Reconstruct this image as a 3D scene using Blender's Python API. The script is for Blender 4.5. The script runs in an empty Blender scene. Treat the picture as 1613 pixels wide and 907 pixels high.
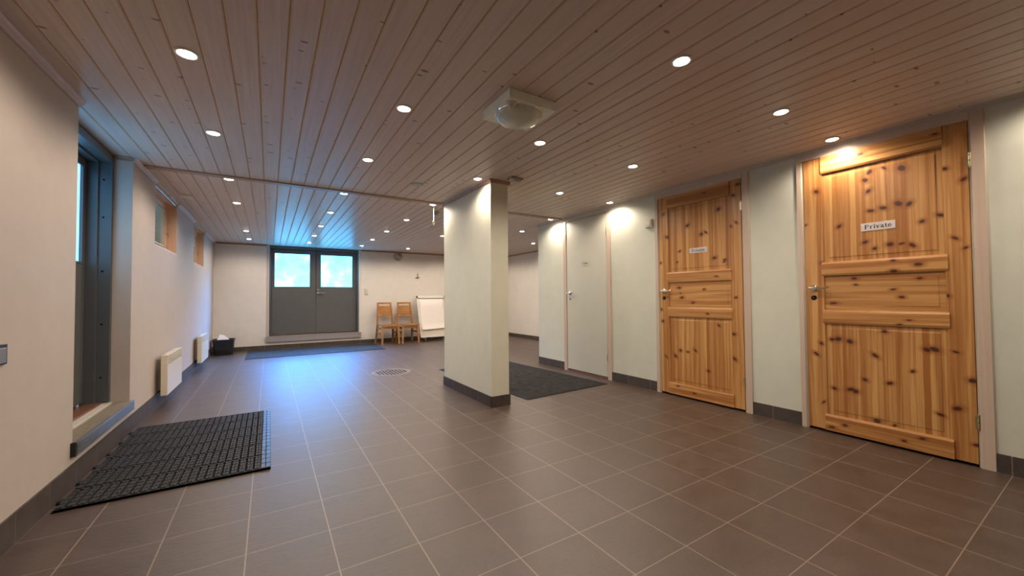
import bpy, bmesh, math, random
from mathutils import Vector, Matrix
random.seed(7)
sc = bpy.context.scene
COL = sc.collection

# ------------------------------------------------------------------ camera
def make_camera():
    f, yaw, pitch, roll = 612.25, 0.55831, 0.02411, -0.00769
    cy, sy, cp, sp = math.cos(yaw), math.sin(yaw), math.cos(pitch), math.sin(pitch)
    fw = Vector((sy*cp, cy*cp, sp)); r = Vector((cy, -sy, 0)); u = r.cross(fw)
    c, s = math.cos(roll), math.sin(roll)
    R = c*r + s*u; U = -s*r + c*u
    cam = bpy.data.cameras.new('camera'); o = bpy.data.objects.new('camera', cam); COL.objects.link(o)
    cam.sensor_width = 36; cam.lens = f/1613*36; cam.clip_start = 0.02
    m = Matrix((R, U, -fw)).transposed().to_4x4(); m.translation = (0, 0, 1.005)
    o.matrix_world = m; sc.camera = o
make_camera()

# ------------------------------------------------------------------ light and exposure
SPOT_POWER = 18.5
SPOT_COLOR = (1.0, 0.85, 0.70)
PANE_STRENGTH = 1.0
WORLD_STRENGTH = 2.2
sc.view_settings.view_transform = 'Standard'
sc.view_settings.look = 'None'
sc.view_settings.exposure = 0.0
sc.view_settings.gamma = 1
sc.view_settings.use_curve_mapping = False
sc.cycles.use_denoising = True
sc.cycles.max_bounces = 8
sc.cycles.diffuse_bounces = 5
sc.cycles.sample_clamp_indirect = 4
w = bpy.data.worlds.new('world'); sc.world = w; w.use_nodes = True
# overcast sky light falling through the glass of the double door
sky = bpy.data.lights.new('sky_light', 'AREA'); sky.shape = 'RECTANGLE'; sky.size = 5.0; sky.size_y = 1.5
sky.energy = 8800; sky.color = (0.09, 0.34, 1.0)
so = bpy.data.objects.new('sky_light', sky); COL.objects.link(so); so.location = (1.3, 10.75, 3.05)
so.rotation_euler = (Vector((0.5, 7.6, 0)) - Vector(so.location)).to_track_quat('-Z', 'Y').to_euler()
bgn = w.node_tree.nodes['Background']
bgn.inputs['Color'].default_value = (0.52, 0.74, 0.86, 1); bgn.inputs['Strength'].default_value = WORLD_STRENGTH

# ------------------------------------------------------------------ dimensions
XL, XR, XF, YB, YN, ZC = -0.895, 3.49, 5.35, 9.20, -1.9, 2.10
YR = 4.82                      # the right wall ends here
PI = math.pi

# ------------------------------------------------------------------ materials
def nmat(name):
    m = bpy.data.materials.new(name); m.use_nodes = True
    nt = m.node_tree; b = nt.nodes['Principled BSDF']
    return m, nt, b
def N(nt, t, **kw):
    n = nt.nodes.new(t)
    for k, v in kw.items(): setattr(n, k, v)
    return n
def L(nt, a, b): nt.links.new(a, b)
def math_(nt, op, a, b=None, c=None):
    n = N(nt, 'ShaderNodeMath', operation=op)
    for i, v in enumerate((a, b, c)):
        if v is None: continue
        if isinstance(v, (int, float)): n.inputs[i].default_value = v
        else: L(nt, v, n.inputs[i])
    return n.outputs[0]
def mixc(nt, f, a, b, mode='MIX'):
    n = N(nt, 'ShaderNodeMix', data_type='RGBA', blend_type=mode)
    for i, v in ((0, f), (6, a), (7, b)):
        if isinstance(v, (int, float)): n.inputs[i].default_value = v
        elif isinstance(v, tuple): n.inputs[i].default_value = (*v, 1)[:4]
        else: L(nt, v, n.inputs[i])
    return n.outputs[2]
def ramp(nt, f, stops):
    n = N(nt, 'ShaderNodeValToRGB'); cr = n.color_ramp
    while len(cr.elements) < len(stops): cr.elements.new(0.5)
    for e, (p, c) in zip(cr.elements, stops):
        e.position = p; e.color = (*c, 1) if len(c) == 3 else c
    L(nt, f, n.inputs[0]); return n.outputs[0]
def pos(nt):
    return N(nt, 'ShaderNodeNewGeometry').outputs['Position']
def vscale(nt, v, s):
    n = N(nt, 'ShaderNodeVectorMath', operation='MULTIPLY'); L(nt, v, n.inputs[0]); n.inputs[1].default_value = s
    return n.outputs[0]
def noise(nt, v, scale=1, detail=3, rough=0.5, dist=0.0):
    n = N(nt, 'ShaderNodeTexNoise'); L(nt, v, n.inputs['Vector'])
    n.inputs['Scale'].default_value = scale; n.inputs['Detail'].default_value = detail
    n.inputs['Roughness'].default_value = rough; n.inputs['Distortion'].default_value = dist
    return n.outputs['Fac']
def bump(nt, b, h, strength, dist=0.01):
    n = N(nt, 'ShaderNodeBump'); n.inputs['Strength'].default_value = strength; n.inputs['Distance'].default_value = dist
    L(nt, h, n.inputs['Height']); L(nt, n.outputs[0], b.inputs['Normal'])
def simple(name, col, rough=0.5, metal=0.0, spec=0.5, var=0.06, vs=30, bs=0.0, coat=0.0):
    m, nt, b = nmat(name)
    tc = N(nt, 'ShaderNodeTexCoord').outputs['Object']
    f = noise(nt, tc, vs, 3)
    k = lambda q: tuple(min(1, max(0, c*q)) for c in col)
    L(nt, ramp(nt, f, [(0.3, k(1-var)), (0.7, k(1+var))]), b.inputs['Base Color'])
    b.inputs['Roughness'].default_value = rough; b.inputs['Metallic'].default_value = metal
    b.inputs['Specular IOR Level'].default_value = spec
    b.inputs['Coat Weight'].default_value = coat
    if bs: bump(nt, b, noise(nt, tc, vs*3, 4), bs, 0.002)
    return m
def plaster(name, col):
    m, nt, b = nmat(name); p = pos(nt)
    f = noise(nt, p, 1.3, 3); g = noise(nt, p, 9, 4)
    c1 = ramp(nt, f, [(0.3, tuple(c*0.965 for c in col)), (0.7, tuple(min(1, c*1.02) for c in col))])
    L(nt, mixc(nt, 0.12, c1, ramp(nt, g, [(0.3, (0.5, 0.47, 0.42)), (0.7, (0.9, 0.88, 0.83))]), 'MULTIPLY'), b.inputs['Base Color'])
    b.inputs['Roughness'].default_value = 0.62; b.inputs['Specular IOR Level'].default_value = 0.3
    bump(nt, b, noise(nt, p, 60, 3), 0.06, 0.003)
    return m
M = {}
M['wall'] = plaster('wall_paint_pink_light_tint', (0.53, 0.458, 0.405))  # off-white wall; pinkish tint of the light put into its colour
M['wall_r'] = plaster('wall_paint_green_light_tint', (0.63, 0.64, 0.545))  # same off-white wall; greenish light tint put into its colour
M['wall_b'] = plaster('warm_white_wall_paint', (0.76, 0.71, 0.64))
M['white'] = simple('white_enamel', (0.66, 0.64, 0.58), 0.35, var=0.03)
M['doorwhite'] = simple('grey_white_door_paint', (0.56, 0.55, 0.46), 0.38, var=0.02, vs=6)
M['crown'] = simple('pinkish_white_moulding', (0.62, 0.50, 0.48), 0.5, spec=0.25, var=0.05)
M['crown_r'] = simple('grey_white_moulding', (0.50, 0.44, 0.36), 0.4, var=0.05)
M['grey'] = simple('dark_grey_door_paint', (0.098, 0.098, 0.096), 0.42, var=0.05, vs=8)
M['greyframe'] = simple('slate_grey_frame_paint', (0.085, 0.095, 0.10), 0.38, var=0.05, vs=8)
M['alu'] = simple('brushed_aluminium', (0.52, 0.50, 0.47), 0.38, 0.85)
M['chrome'] = simple('chrome', (0.8, 0.8, 0.78), 0.12, 1.0, var=0.02)
M['steel'] = simple('dull_steel', (0.42, 0.40, 0.37), 0.35, 0.9)
M['black'] = simple('black_plastic', (0.012, 0.012, 0.013), 0.4)
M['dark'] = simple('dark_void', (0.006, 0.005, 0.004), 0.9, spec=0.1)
M['rib'] = simple('dusty_rubber_rib', (0.024, 0.021, 0.020), 0.7, var=0.3, vs=60)
M['rubber'] = simple('black_rubber', (0.012, 0.011, 0.011), 0.7, var=0.3, vs=60, bs=0.3)
M['rubber_edge'] = simple('shiny_black_rubber_border', (0.03, 0.033, 0.035), 0.3, var=0.2)
M['paper'] = simple('paper', (0.80, 0.73, 0.67), 0.8, var=0.02)
M['board'] = simple('white_board_enamel', (0.62, 0.56, 0.46), 0.35, var=0.02)
M['heater'] = simple('cream_heater_enamel', (0.70, 0.64, 0.52), 0.35, var=0.02)
M['brass'] = simple('brass', (0.45, 0.38, 0.22), 0.35, 0.9)
M['ink'] = simple('black_ink', (0.02, 0.02, 0.03), 0.5)
M['signplate'] = simple('silver_white_sign', (0.62, 0.56, 0.54), 0.35, 0.1, var=0.05)
M['iron'] = simple('worn_iron_grating', (0.26, 0.215, 0.185), 0.5, 0.1, var=0.2, vs=20)
M['drainrim'] = simple('drain_rim_metal', (0.22, 0.19, 0.17), 0.4, 0.4)
M['domeglass'] = simple('frosted_lamp_glass', (0.62, 0.67, 0.56), 0.22, spec=0.6, coat=0.3)

def tile_floor():
    m, nt, b = nmat('brown_slate_floor_tiles'); p = pos(nt)
    sep = N(nt, 'ShaderNodeSeparateXYZ'); L(nt, p, sep.inputs[0])
    def grid(v, off):
        a = math_(nt, 'DIVIDE', math_(nt, 'SUBTRACT', v, off), 0.3)
        fl = math_(nt, 'FLOOR', a); fr = math_(nt, 'SUBTRACT', a, fl)
        d = math_(nt, 'MINIMUM', fr, math_(nt, 'SUBTRACT', 1.0, fr))
        return fl, d
    fx, dx = grid(sep.outputs[0], 0.2284 - 30); fy, dy = grid(sep.outputs[1], 1.5806 - 30)
    gx = math_(nt, 'LESS_THAN', dx, 0.0082); gy = math_(nt, 'LESS_THAN', dy, 0.0062)
    g = math_(nt, 'MAXIMUM', gx, gy)
    cid = N(nt, 'ShaderNodeCombineXYZ'); L(nt, fx, cid.inputs[0]); L(nt, fy, cid.inputs[1])
    wn = N(nt, 'ShaderNodeTexWhiteNoise', noise_dimensions='2D'); L(nt, cid.outputs[0], wn.inputs['Vector'])
    ofs = N(nt, 'ShaderNodeVectorMath', operation='MULTIPLY_ADD')
    L(nt, wn.outputs['Color'], ofs.inputs[0]); ofs.inputs[1].default_value = (9, 9, 9); L(nt, p, ofs.inputs[2])
    f1 = noise(nt, ofs.outputs[0], 7, 5, 0.6)
    f2 = noise(nt, ofs.outputs[0], 220, 3, 0.7)
    c = ramp(nt, f1, [(0.3, (0.070, 0.043, 0.030)), (0.5, (0.087, 0.054, 0.038)), (0.72, (0.108, 0.069, 0.050))])
    c = mixc(nt, 0.35, c, ramp(nt, f2, [(0.35, (0.25, 0.22, 0.2)), (0.65, (1, 1, 1))]), 'MULTIPLY')
    c = mixc(nt, math_(nt, 'MULTIPLY', wn.outputs['Value'], 0.22), c, (0.070, 0.052, 0.040))
    c = mixc(nt, g, c, (0.25, 0.19, 0.145))
    L(nt, c, b.inputs['Base Color'])
    L(nt, math_(nt, 'MULTIPLY_ADD', f1, 0.18, 0.33), b.inputs['Roughness'])
    b.inputs['Specular IOR Level'].default_value = 0.75
    wv = noise(nt, vscale(nt, ofs.outputs[0], (10, 34, 1)), 1.0, 4, 0.6, 1.5)
    h = math_(nt, 'SUBTRACT', math_(nt, 'ADD', wv, math_(nt, 'MULTIPLY', f2, 0.25)), math_(nt, 'MULTIPLY', g, 0.8))
    bump(nt, b, h, 0.45, 0.004)
    return m
M['floor'] = tile_floor()
def base_tile():
    m, nt, b = nmat('dark_brown_skirting_tiles'); p = pos(nt)
    f1 = noise(nt, p, 9, 5, 0.6); f2 = noise(nt, p, 180, 3, 0.7)
    c = ramp(nt, f1, [(0.3, (0.062, 0.048, 0.041)), (0.7, (0.090, 0.071, 0.062))])
    c = mixc(nt, 0.35, c, ramp(nt, f2, [(0.35, (0.4, 0.38, 0.36)), (0.65, (1, 1, 1))]), 'MULTIPLY')
    L(nt, c, b.inputs['Base Color']); b.inputs['Roughness'].default_value = 0.6; b.inputs['Specular IOR Level'].default_value = 0.3
    bump(nt, b, f2, 0.15, 0.002)
    return m
M['base'] = base_tile()
M['grout'] = simple('beige_grout', (0.21, 0.165, 0.13), 0.8, var=0.1)

PITCH = 0.1075; G0 = -0.046
def ceiling_wood(bare=False):
    m, nt, b = nmat('bare_pine_groove' if bare else 'whitewashed_pine_boards'); p = pos(nt)
    sep = N(nt, 'ShaderNodeSeparateXYZ'); L(nt, p, sep.inputs[0])
    bi = math_(nt, 'FLOOR', math_(nt, 'DIVIDE', math_(nt, 'SUBTRACT', sep.outputs[0], G0 - 40*PITCH), PITCH))
    wn = N(nt, 'ShaderNodeTexWhiteNoise', noise_dimensions='1D'); L(nt, bi, wn.inputs['W'])
    o = N(nt, 'ShaderNodeCombineXYZ'); L(nt, math_(nt, 'MULTIPLY', bi, 3.7), o.inputs[0]); L(nt, math_(nt, 'MULTIPLY', wn.outputs[0], 60), o.inputs[1])
    q = N(nt, 'ShaderNodeVectorMath', operation='ADD'); L(nt, p, q.inputs[0]); L(nt, o.outputs[0], q.inputs[1])
    grain = noise(nt, vscale(nt, q.outputs[0], (60, 1.6, 1)), 1.0, 4, 0.6, 0.5)
    if bare:
        c = ramp(nt, grain, [(0.3, (0.62, 0.46, 0.34)), (0.7, (0.74, 0.57, 0.44))])
    else:
        c = ramp(nt, grain, [(0.25, (0.58, 0.495, 0.455)), (0.5, (0.655, 0.565, 0.52)), (0.75, (0.72, 0.63, 0.585))])
        c = mixc(nt, math_(nt, 'MULTIPLY', wn.outputs[0], 0.30), c, (0.60, 0.45, 0.37))
    vo = N(nt, 'ShaderNodeTexVoronoi', feature='F1', voronoi_dimensions='2D'); L(nt, vscale(nt, q.outputs[0], (6.0, 13.0, 1)), vo.inputs['Vector'])
    vo.inputs['Scale'].default_value = 1.0; vo.inputs['Randomness'].default_value = 1.0
    rn = N(nt, 'ShaderNodeSeparateXYZ'); L(nt, vo.outputs['Color'], rn.inputs[0])
    size = math_(nt, 'MULTIPLY_ADD', rn.outputs[0], 0.48, -0.33)
    k = math_(nt, 'DIVIDE', math_(nt, 'SUBTRACT', size, vo.outputs['Distance']), 0.035)
    kn = N(nt, 'ShaderNodeClamp'); L(nt, k, kn.inputs[0])
    c = mixc(nt, math_(nt, 'MULTIPLY', kn.outputs[0], 0.72), c, (0.13, 0.085, 0.07))
    L(nt, c, b.inputs['Base Color'])
    b.inputs['Roughness'].default_value = 0.6 if bare else 0.36; b.inputs['Specular IOR Level'].default_value = 0.2 if bare else 0.22
    bump(nt, b, noise(nt, vscale(nt, q.outputs[0], (20, 60, 1)), 1.0, 4, 0.65), 0.22, 0.003)
    return m
M['ceil'] = ceiling_wood(); M['groove'] = ceiling_wood(True)

def pine(name, light, dark, axis, strip=0.045, knots=(), gscale=1.0, seed=0.0, rough=0.36, contrast=1.5, auto=False, obj=False):
    """axis 2: grain runs up (z), strips across y.  axis 1: grain along y, strips across z."""
    m, nt, b = nmat(name)
    p = N(nt, 'ShaderNodeTexCoord').outputs['Object'] if obj else pos(nt)
    sep = N(nt, 'ShaderNodeSeparateXYZ'); L(nt, p, sep.inputs[0])
    across = {2: sep.outputs[1], 1: sep.outputs[2], 0: sep.outputs[2]}[axis]
    wob = noise(nt, vscale(nt, p, {2: (1, 2, 1.3), 1: (1, 1.3, 2), 0: (1.3, 1, 2)}[axis]), 2.0, 2)
    a2 = math_(nt, 'ADD', across, math_(nt, 'MULTIPLY', math_(nt, 'SUBTRACT', wob, 0.5), 0.012))
    idx = math_(nt, 'FLOOR', math_(nt, 'DIVIDE', math_(nt, 'ADD', a2, 10 + seed), strip))
    wn = N(nt, 'ShaderNodeTexWhiteNoise', noise_dimensions='1D'); L(nt, idx, wn.inputs['W'])
    o = N(nt, 'ShaderNodeVectorMath', operation='MULTIPLY_ADD'); L(nt, wn.outputs['Color'], o.inputs[0]); o.inputs[1].default_value = (5, 5, 5); L(nt, p, o.inputs[2])
    sc1 = {2: (10, 19, 0.5), 1: (10, 0.6, 18), 0: (0.6, 10, 18)}[axis]
    sc2 = {2: (40, 140, 2.2), 1: (40, 2.2, 140), 0: (2.2, 40, 140)}[axis]
    g1 = noise(nt, vscale(nt, o.outputs[0], tuple(v*gscale for v in sc1)), 1.0, 3, 0.55, 0.6)
    g2 = noise(nt, vscale(nt, o.outputs[0], sc2), 1.0, 3, 0.6, 0.3)
    f = math_(nt, 'ADD', math_(nt, 'MULTIPLY', g1, 0.75), math_(nt, 'MULTIPLY', g2, 0.25))
    mid = tuple((a+c)/2 for a, c in zip(light, dark))
    c = ramp(nt, f, [(0.5-0.14/contrast, dark), (0.5, mid), (0.5+0.10/contrast, light)])
    c = mixc(nt, math_(nt, 'MULTIPLY', wn.outputs['Value'], 0.50), c, dark)
    out = None
    for (ky, kz, s) in knots:
        rnd = random.Random(ky*77+kz*13)
        el = rnd.uniform(0.45, 0.85); an = rnd.uniform(-0.9, 0.9)+(0 if axis == 2 else 0)
        if axis != 2: el = rnd.uniform(0.35, 0.6); an *= 0.2
        mp = N(nt, 'ShaderNodeMapping', vector_type='TEXTURE'); L(nt, p, mp.inputs[0])
        mp.inputs['Location'].default_value = (0, ky, kz); mp.inputs['Rotation'].default_value = (an, 0, 0); mp.inputs['Scale'].default_value = (1e3, s*1.5, s*1.5*el)
        ln = N(nt, 'ShaderNodeVectorMath', operation='LENGTH'); L(nt, mp.outputs[0], ln.inputs[0])
        out = ln.outputs['Value'] if out is None else math_(nt, 'MINIMUM', out, ln.outputs['Value'])
    if out is not None:
        out = math_(nt, 'ADD', out, math_(nt, 'MULTIPLY', math_(nt, 'SUBTRACT', noise(nt, p, 45, 2), 0.5), 0.5))
        kc = ramp(nt, out, [(0.0, (1, 1, 1)), (0.14, (0, 0, 0))]); 
        c = mixc(nt, ramp(nt, math_(nt, 'DIVIDE', out, 3.0), [(0.30, (0.75,)*3), (0.85, (0, 0, 0))]), c, (0.25, 0.080, 0.022))
        c = mixc(nt, ramp(nt, math_(nt, 'DIVIDE', out, 3.0), [(0.22, (0.92,)*3), (0.36, (0, 0, 0))]), c, (0.055, 0.014, 0.008))
    if auto:
        vo = N(nt, 'ShaderNodeTexVoronoi'); L(nt, vscale(nt, p, (9, 9, 4)), vo.inputs['Vector']); vo.inputs['Scale'].default_value = 1
        c = mixc(nt, ramp(nt, vo.outputs['Distance'], [(0.03, (0.8,)*3), (0.10, (0, 0, 0))]), c, (0.13, 0.05, 0.02))
    L(nt, c, b.inputs['Base Color'])
    b.inputs['Roughness'].default_value = rough; b.inputs['Specular IOR Level'].default_value = 0.4
    b.inputs['Coat Weight'].default_value = 0.15; b.inputs['Coat Roughness'].default_value = 0.25
    bump(nt, b, g2, 0.05, 0.002)
    return m
PL, PD = (0.61, 0.335, 0.115), (0.34, 0.132, 0.032)
M['frame_wood'] = pine('pale_planed_pine', (0.59, 0.47, 0.375), (0.51, 0.395, 0.305), 2, 0.2, contrast=0.7)
M['trim_wood'] = pine('varnished_pine_trim', (0.40, 0.24, 0.15), (0.28, 0.155, 0.09), 0, 0.2, contrast=0.7)
M['win_wood'] = pine('honey_pine_window_wood', (0.72, 0.49, 0.35), (0.58, 0.37, 0.25), 2, 0.3, auto=True)
M['threshold'] = pine('reddish_brown_threshold_wood', (0.20, 0.085, 0.055), (0.12, 0.05, 0.03), 1, 0.3)
M['chair_wood'] = pine('honey_brown_beech', (0.46, 0.21, 0.050), (0.29, 0.112, 0.022), 2, 0.05, obj=True)
M['chair_pale'] = pine('paler_beech_seat_lit_legs', (0.50, 0.27, 0.12), (0.36, 0.165, 0.06), 0, 0.05, obj=True)

def carpet(name, c1, c2):
    m, nt, b = nmat(name); p = pos(nt)
    f = noise(nt, p, 14, 5, 0.7, 0.4); g = noise(nt, p, 300, 2)
    c = ramp(nt, f, [(0.35, c1), (0.65, c2)])
    c = mixc(nt, 0.5, c, ramp(nt, g, [(0.35, (0.35, 0.35, 0.35)), (0.65, (1, 1, 1))]), 'MULTIPLY')
    L(nt, c, b.inputs['Base Color']); b.inputs['Roughness'].default_value = 0.9
    b.inputs['Specular IOR Level'].default_value = 0.15
    bump(nt, b, math_(nt, 'ADD', g, f), 0.7, 0.006)
    return m
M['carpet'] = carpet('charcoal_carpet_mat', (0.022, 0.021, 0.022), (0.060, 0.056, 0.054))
M['carpet_b'] = carpet('carpet_mat_blue_light_tint', (0.035, 0.045, 0.055), (0.08, 0.095, 0.11))  # blue of the door's daylight put into the mat colour

def pane_glow(name, off, strength, cols=((0.36, (0.02, 3.6, 8.0)), (0.52, (0.25, 4.6, 8.6)), (0.66, (1.6, 5.0, 8.0)))):
    """frosted door glass lit from outdoors"""
    m, nt, b = nmat(name); tc = pos(nt)
    f = noise(nt, vscale(nt, tc, (1.0, 1.0, 1.6)), 2.6, 2, 0.5, 0.0)
    mp = N(nt, 'ShaderNodeMapping'); L(nt, tc, mp.inputs[0]); mp.inputs['Location'].default_value = (off, off*2.1, off*1.3)
    f = noise(nt, mp.outputs[0], 2.8, 2, 0.45)
    c = ramp(nt, f, [(p_, tuple(v/15 for v in c_)) for p_, c_ in cols]); strength *= 15
    L(nt, c, b.inputs['Emission Color']); b.inputs['Emission Strength'].default_value = strength
    b.inputs['Base Color'].default_value = (0.30, 0.34, 0.35, 1); b.inputs['Roughness'].default_value = 0.25
    if strength > 14:
        tr = N(nt, 'ShaderNodeBsdfTransparent'); mx = N(nt, 'ShaderNodeMixShader'); mx.inputs[0].default_value = 0.55
        L(nt, b.outputs[0], mx.inputs[1]); L(nt, tr.outputs[0], mx.inputs[2]); L(nt, mx.outputs[0], nt.nodes['Material Output'].inputs[0])
    return m
M['pane_a'] = pane_glow('frosted_glass', 1.9+0, PANE_STRENGTH)
M['pane_b'] = pane_glow('frosted_glass_bright', 0.35, PANE_STRENGTH)
M['pane_side'] = pane_glow('frosted_side_glass', 4.2, PANE_STRENGTH*0.9, ((0.3, (0.45, 1.5, 2.8)), (0.5, (0.55, 1.65, 3.0)), (0.7, (0.70, 1.8, 2.8))))
def clear_glass():
    m, nt, b = nmat('window_glass')
    out = nt.nodes['Material Output']
    tr = N(nt, 'ShaderNodeBsdfTransparent'); gl = N(nt, 'ShaderNodeBsdfGlossy'); mx = N(nt, 'ShaderNodeMixShader'); fr = N(nt, 'ShaderNodeFresnel')
    tr.inputs[0].default_value = (0.90, 0.95, 0.95, 1); gl.inputs['Roughness'].default_value = 0.03
    fr.inputs[0].default_value = 1.5
    L(nt, fr.outputs[0], mx.inputs[0]); L(nt, tr.outputs[0], mx.inputs[1]); L(nt, gl.outputs[0], mx.inputs[2]); L(nt, mx.outputs[0], out.inputs[0])
    nt.nodes.remove(b)
    return m
M['glass'] = clear_glass()
def lens():
    m, nt, b = nmat('glowing_halogen_lens')
    b.inputs['Base Color'].default_value = (0.9, 0.85, 0.8, 1)
    b.inputs['Emission Color'].default_value = (1.0, 0.86, 0.74, 1); b.inputs['Emission Strength'].default_value = 26
    return m
M['lens'] = lens()

# ------------------------------------------------------------------ mesh helpers
class MB:
    def __init__(s): s.v = []; s.f = []; s.mi = []
    def add(s, vs, fs, mi=0):
        o = len(s.v); s.v += [tuple(v) for v in vs]; s.f += [tuple(i+o for i in f) for f in fs]; s.mi += [mi]*len(fs); return s
    def box(s, x0, x1, y0, y1, z0, z1, mi=0):
        v = [(x0,y0,z0),(x1,y0,z0),(x1,y1,z0),(x0,y1,z0),(x0,y0,z1),(x1,y0,z1),(x1,y1,z1),(x0,y1,z1)]
        return s.add(v, [(3,2,1,0),(4,5,6,7),(0,1,5,4),(1,2,6,5),(2,3,7,6),(3,0,4,7)], mi)
    def hexa(s, b, t, mi=0):
        """bottom ring b (4 pts, ccw from above) and top ring t"""
        return s.add(list(b)+list(t), [(3,2,1,0),(4,5,6,7),(0,1,5,4),(1,2,6,5),(2,3,7,6),(3,0,4,7)], mi)
    def bar(s, p, q, a, b, up=(0,0,1), mi=0, a2=None, b2=None):
        """rectangular bar p->q, section a (sideways) x b (along up)"""
        p, q = Vector(p), Vector(q); d = (q-p).normalized(); u = Vector(up)
        sd = d.cross(u).normalized(); u = sd.cross(d).normalized()
        a2 = a2 or a; b2 = b2 or b
        r = lambda c, A, B: [c-sd*A/2-u*B/2, c+sd*A/2-u*B/2, c+sd*A/2+u*B/2, c-sd*A/2+u*B/2]
        return s.add(r(p,a,b)+r(q,a2,b2), [(0,1,2,3),(7,6,5,4),(4,5,1,0),(5,6,2,1),(6,7,3,2),(7,4,0,3)], mi)
    def lathe(s, c, prof, n=32, axis='z', mi=0):
        """prof: list (r, h) around the axis through c"""
        c = Vector(c); vs = []; fs = []
        for r, h in prof:
            for k in range(n):
                a = 2*PI*k/n; x, y = r*math.cos(a), r*math.sin(a)
                vs.append(c + {'z': Vector((x,y,h)), 'x': Vector((h,x,y)), 'y': Vector((y,h,x))}[axis])
        for i in range(len(prof)-1):
            for k in range(n):
                k2 = (k+1) % n
                fs.append((i*n+k, i*n+k2, (i+1)*n+k2, (i+1)*n+k))
        if prof[0][0] > 1e-6: fs.append(tuple(reversed(range(n))))
        if prof[-1][0] > 1e-6: fs.append(tuple(range((len(prof)-1)*n, len(prof)*n)))
        return s.add(vs, fs, mi)
    def tube(s, pts, r, n=10, mi=0):
        pts = [Vector(p) for p in pts]; vs = []; fs = []; ref = None
        for i, p in enumerate(pts):
            d = (pts[min(i+1, len(pts)-1)] - pts[max(i-1, 0)]).normalized()
            if ref is None:
                ref = Vector((0,0,1)) if abs(d.z) < 0.9 else Vector((1,0,0))
            a = d.cross(ref).normalized(); bb = a.cross(d).normalized(); ref = bb
            rr = r[i] if isinstance(r, (list, tuple)) else r
            for k in range(n):
                t = 2*PI*k/n; vs.append(p + a*rr*math.cos(t) + bb*rr*math.sin(t))
        for i in range(len(pts)-1):
            for k in range(n):
                k2 = (k+1) % n; fs.append((i*n+k, i*n+k2, (i+1)*n+k2, (i+1)*n+k))
        fs.append(tuple(reversed(range(n)))); fs.append(tuple(range((len(pts)-1)*n, len(pts)*n)))
        return s.add(vs, fs, mi)
    def prism(s, poly, axis, a, b, mi=0):
        """poly of 2D points; extruded along axis from a to b"""
        n = len(poly)
        def P(u, v, t): return {'x': (t,u,v), 'y': (u,t,v), 'z': (u,v,t)}[axis]
        vs = [P(u,v,a) for u,v in poly]+[P(u,v,b) for u,v in poly]
        fs = [tuple(range(n)), tuple(reversed(range(n,2*n)))]+[(i,(i+1)%n+0,(i+1)%n+n,i+n) for i in range(n)]
        return s.add(vs, fs, mi)
    def build(s, name, mat, parent=None, bevel=0, smooth=False, origin=None, seg=2, local=False):
        me = bpy.data.meshes.new(name)
        xs = [v[0] for v in s.v]; ys = [v[1] for v in s.v]; zs = [v[2] for v in s.v]
        if parent is not None and not local:
            pw = world_of(parent)
            o0 = pw
        elif parent is not None: o0 = Vector((0,0,0))
        else: o0 = Vector(origin) if origin else Vector(((min(xs)+max(xs))/2, (min(ys)+max(ys))/2, min(zs)))
        me.from_pydata([tuple(Vector(v)-o0) for v in s.v], [], s.f); me.update()
        bm = bmesh.new(); bm.from_mesh(me)
        bmesh.ops.recalc_face_normals(bm, faces=bm.faces); bm.to_mesh(me); bm.free()
        mats = mat if isinstance(mat, (list, tuple)) else [mat]
        for m in mats: me.materials.append(m)
        for p, i in zip(me.polygons, s.mi): p.material_index = i
        o = bpy.data.objects.new(name, me); COL.objects.link(o)
        if parent is not None: o.parent = parent
        else: o.location = o0
        if smooth:
            for p in me.polygons: p.use_smooth = True
            try:
                me.set_sharp_from_angle(angle=math.radians(40))
            except Exception: pass
        if bevel:
            md = o.modifiers.new('bevel', 'BEVEL'); md.width = bevel; md.segments = seg; md.limit_method = 'ANGLE'; md.angle_limit = math.radians(35)
        return o
def world_of(o):
    p = Vector((0,0,0))
    while o is not None: p += Vector(o.location); o = o.parent
    return p
def empty(name, loc, rz=0):
    o = bpy.data.objects.new(name, None); COL.objects.link(o); o.location = loc; o.rotation_euler = (0,0,rz); o.empty_display_size = 0.05
    return o
def tag(o, label, cat, group=None):
    o['label'] = label; o['category'] = cat
    if group: o['group'] = group
    return o
def struct(o): o['kind'] = 'structure'; return o
def copy_tree(o, parent=None):
    c = o.copy(); COL.objects.link(c)
    if parent is not None: c.parent = parent
    for ch in list(o.children): copy_tree(ch, c)
    return c

# ------------------------------------------------------------------ the shell
b = MB(); b.box(-1.4, XF+.15, YN-.2, YB+.4, -0.12, -0.0)
DR = (1.42, 5.40, 0.262)     # floor drain: centre and radius
# floor with a round opening for the drain
def floor_with_hole():
    m = MB(); cx, cy, r = DR; n = 48; h = 0.36
    xs = [(-1.4, cx-h), (cx-h, cx+h), (cx+h, XF+.15)]; ys = [(YN-.2, cy-h), (cy-h, cy+h), (cy+h, YB+.4)]
    for i, (a, c) in enumerate(xs):
        for j, (d, e) in enumerate(ys):
            if i == 1 and j == 1: continue
            m.box(a, c, d, e, -0.12, 0)
    ring = []; sq = []
    for k in range(n):
        t = 2*PI*k/n; ct, st = math.cos(t), math.sin(t); s = h/max(abs(ct), abs(st))
        ring.append((cx+r*ct, cy+r*st, 0)); sq.append((cx+s*ct, cy+s*st, 0))
    m.add(ring+sq+[(x, y, -0.12) for x, y, z in ring], [(k, (k+1) % n, n+(k+1) % n, n+k) for k in range(n)] + [(k, 2*n+k, 2*n+(k+1) % n, (k+1) % n) for k in range(n)])
    return m
struct(floor_with_hole().build('floor', M['floor']))

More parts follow.
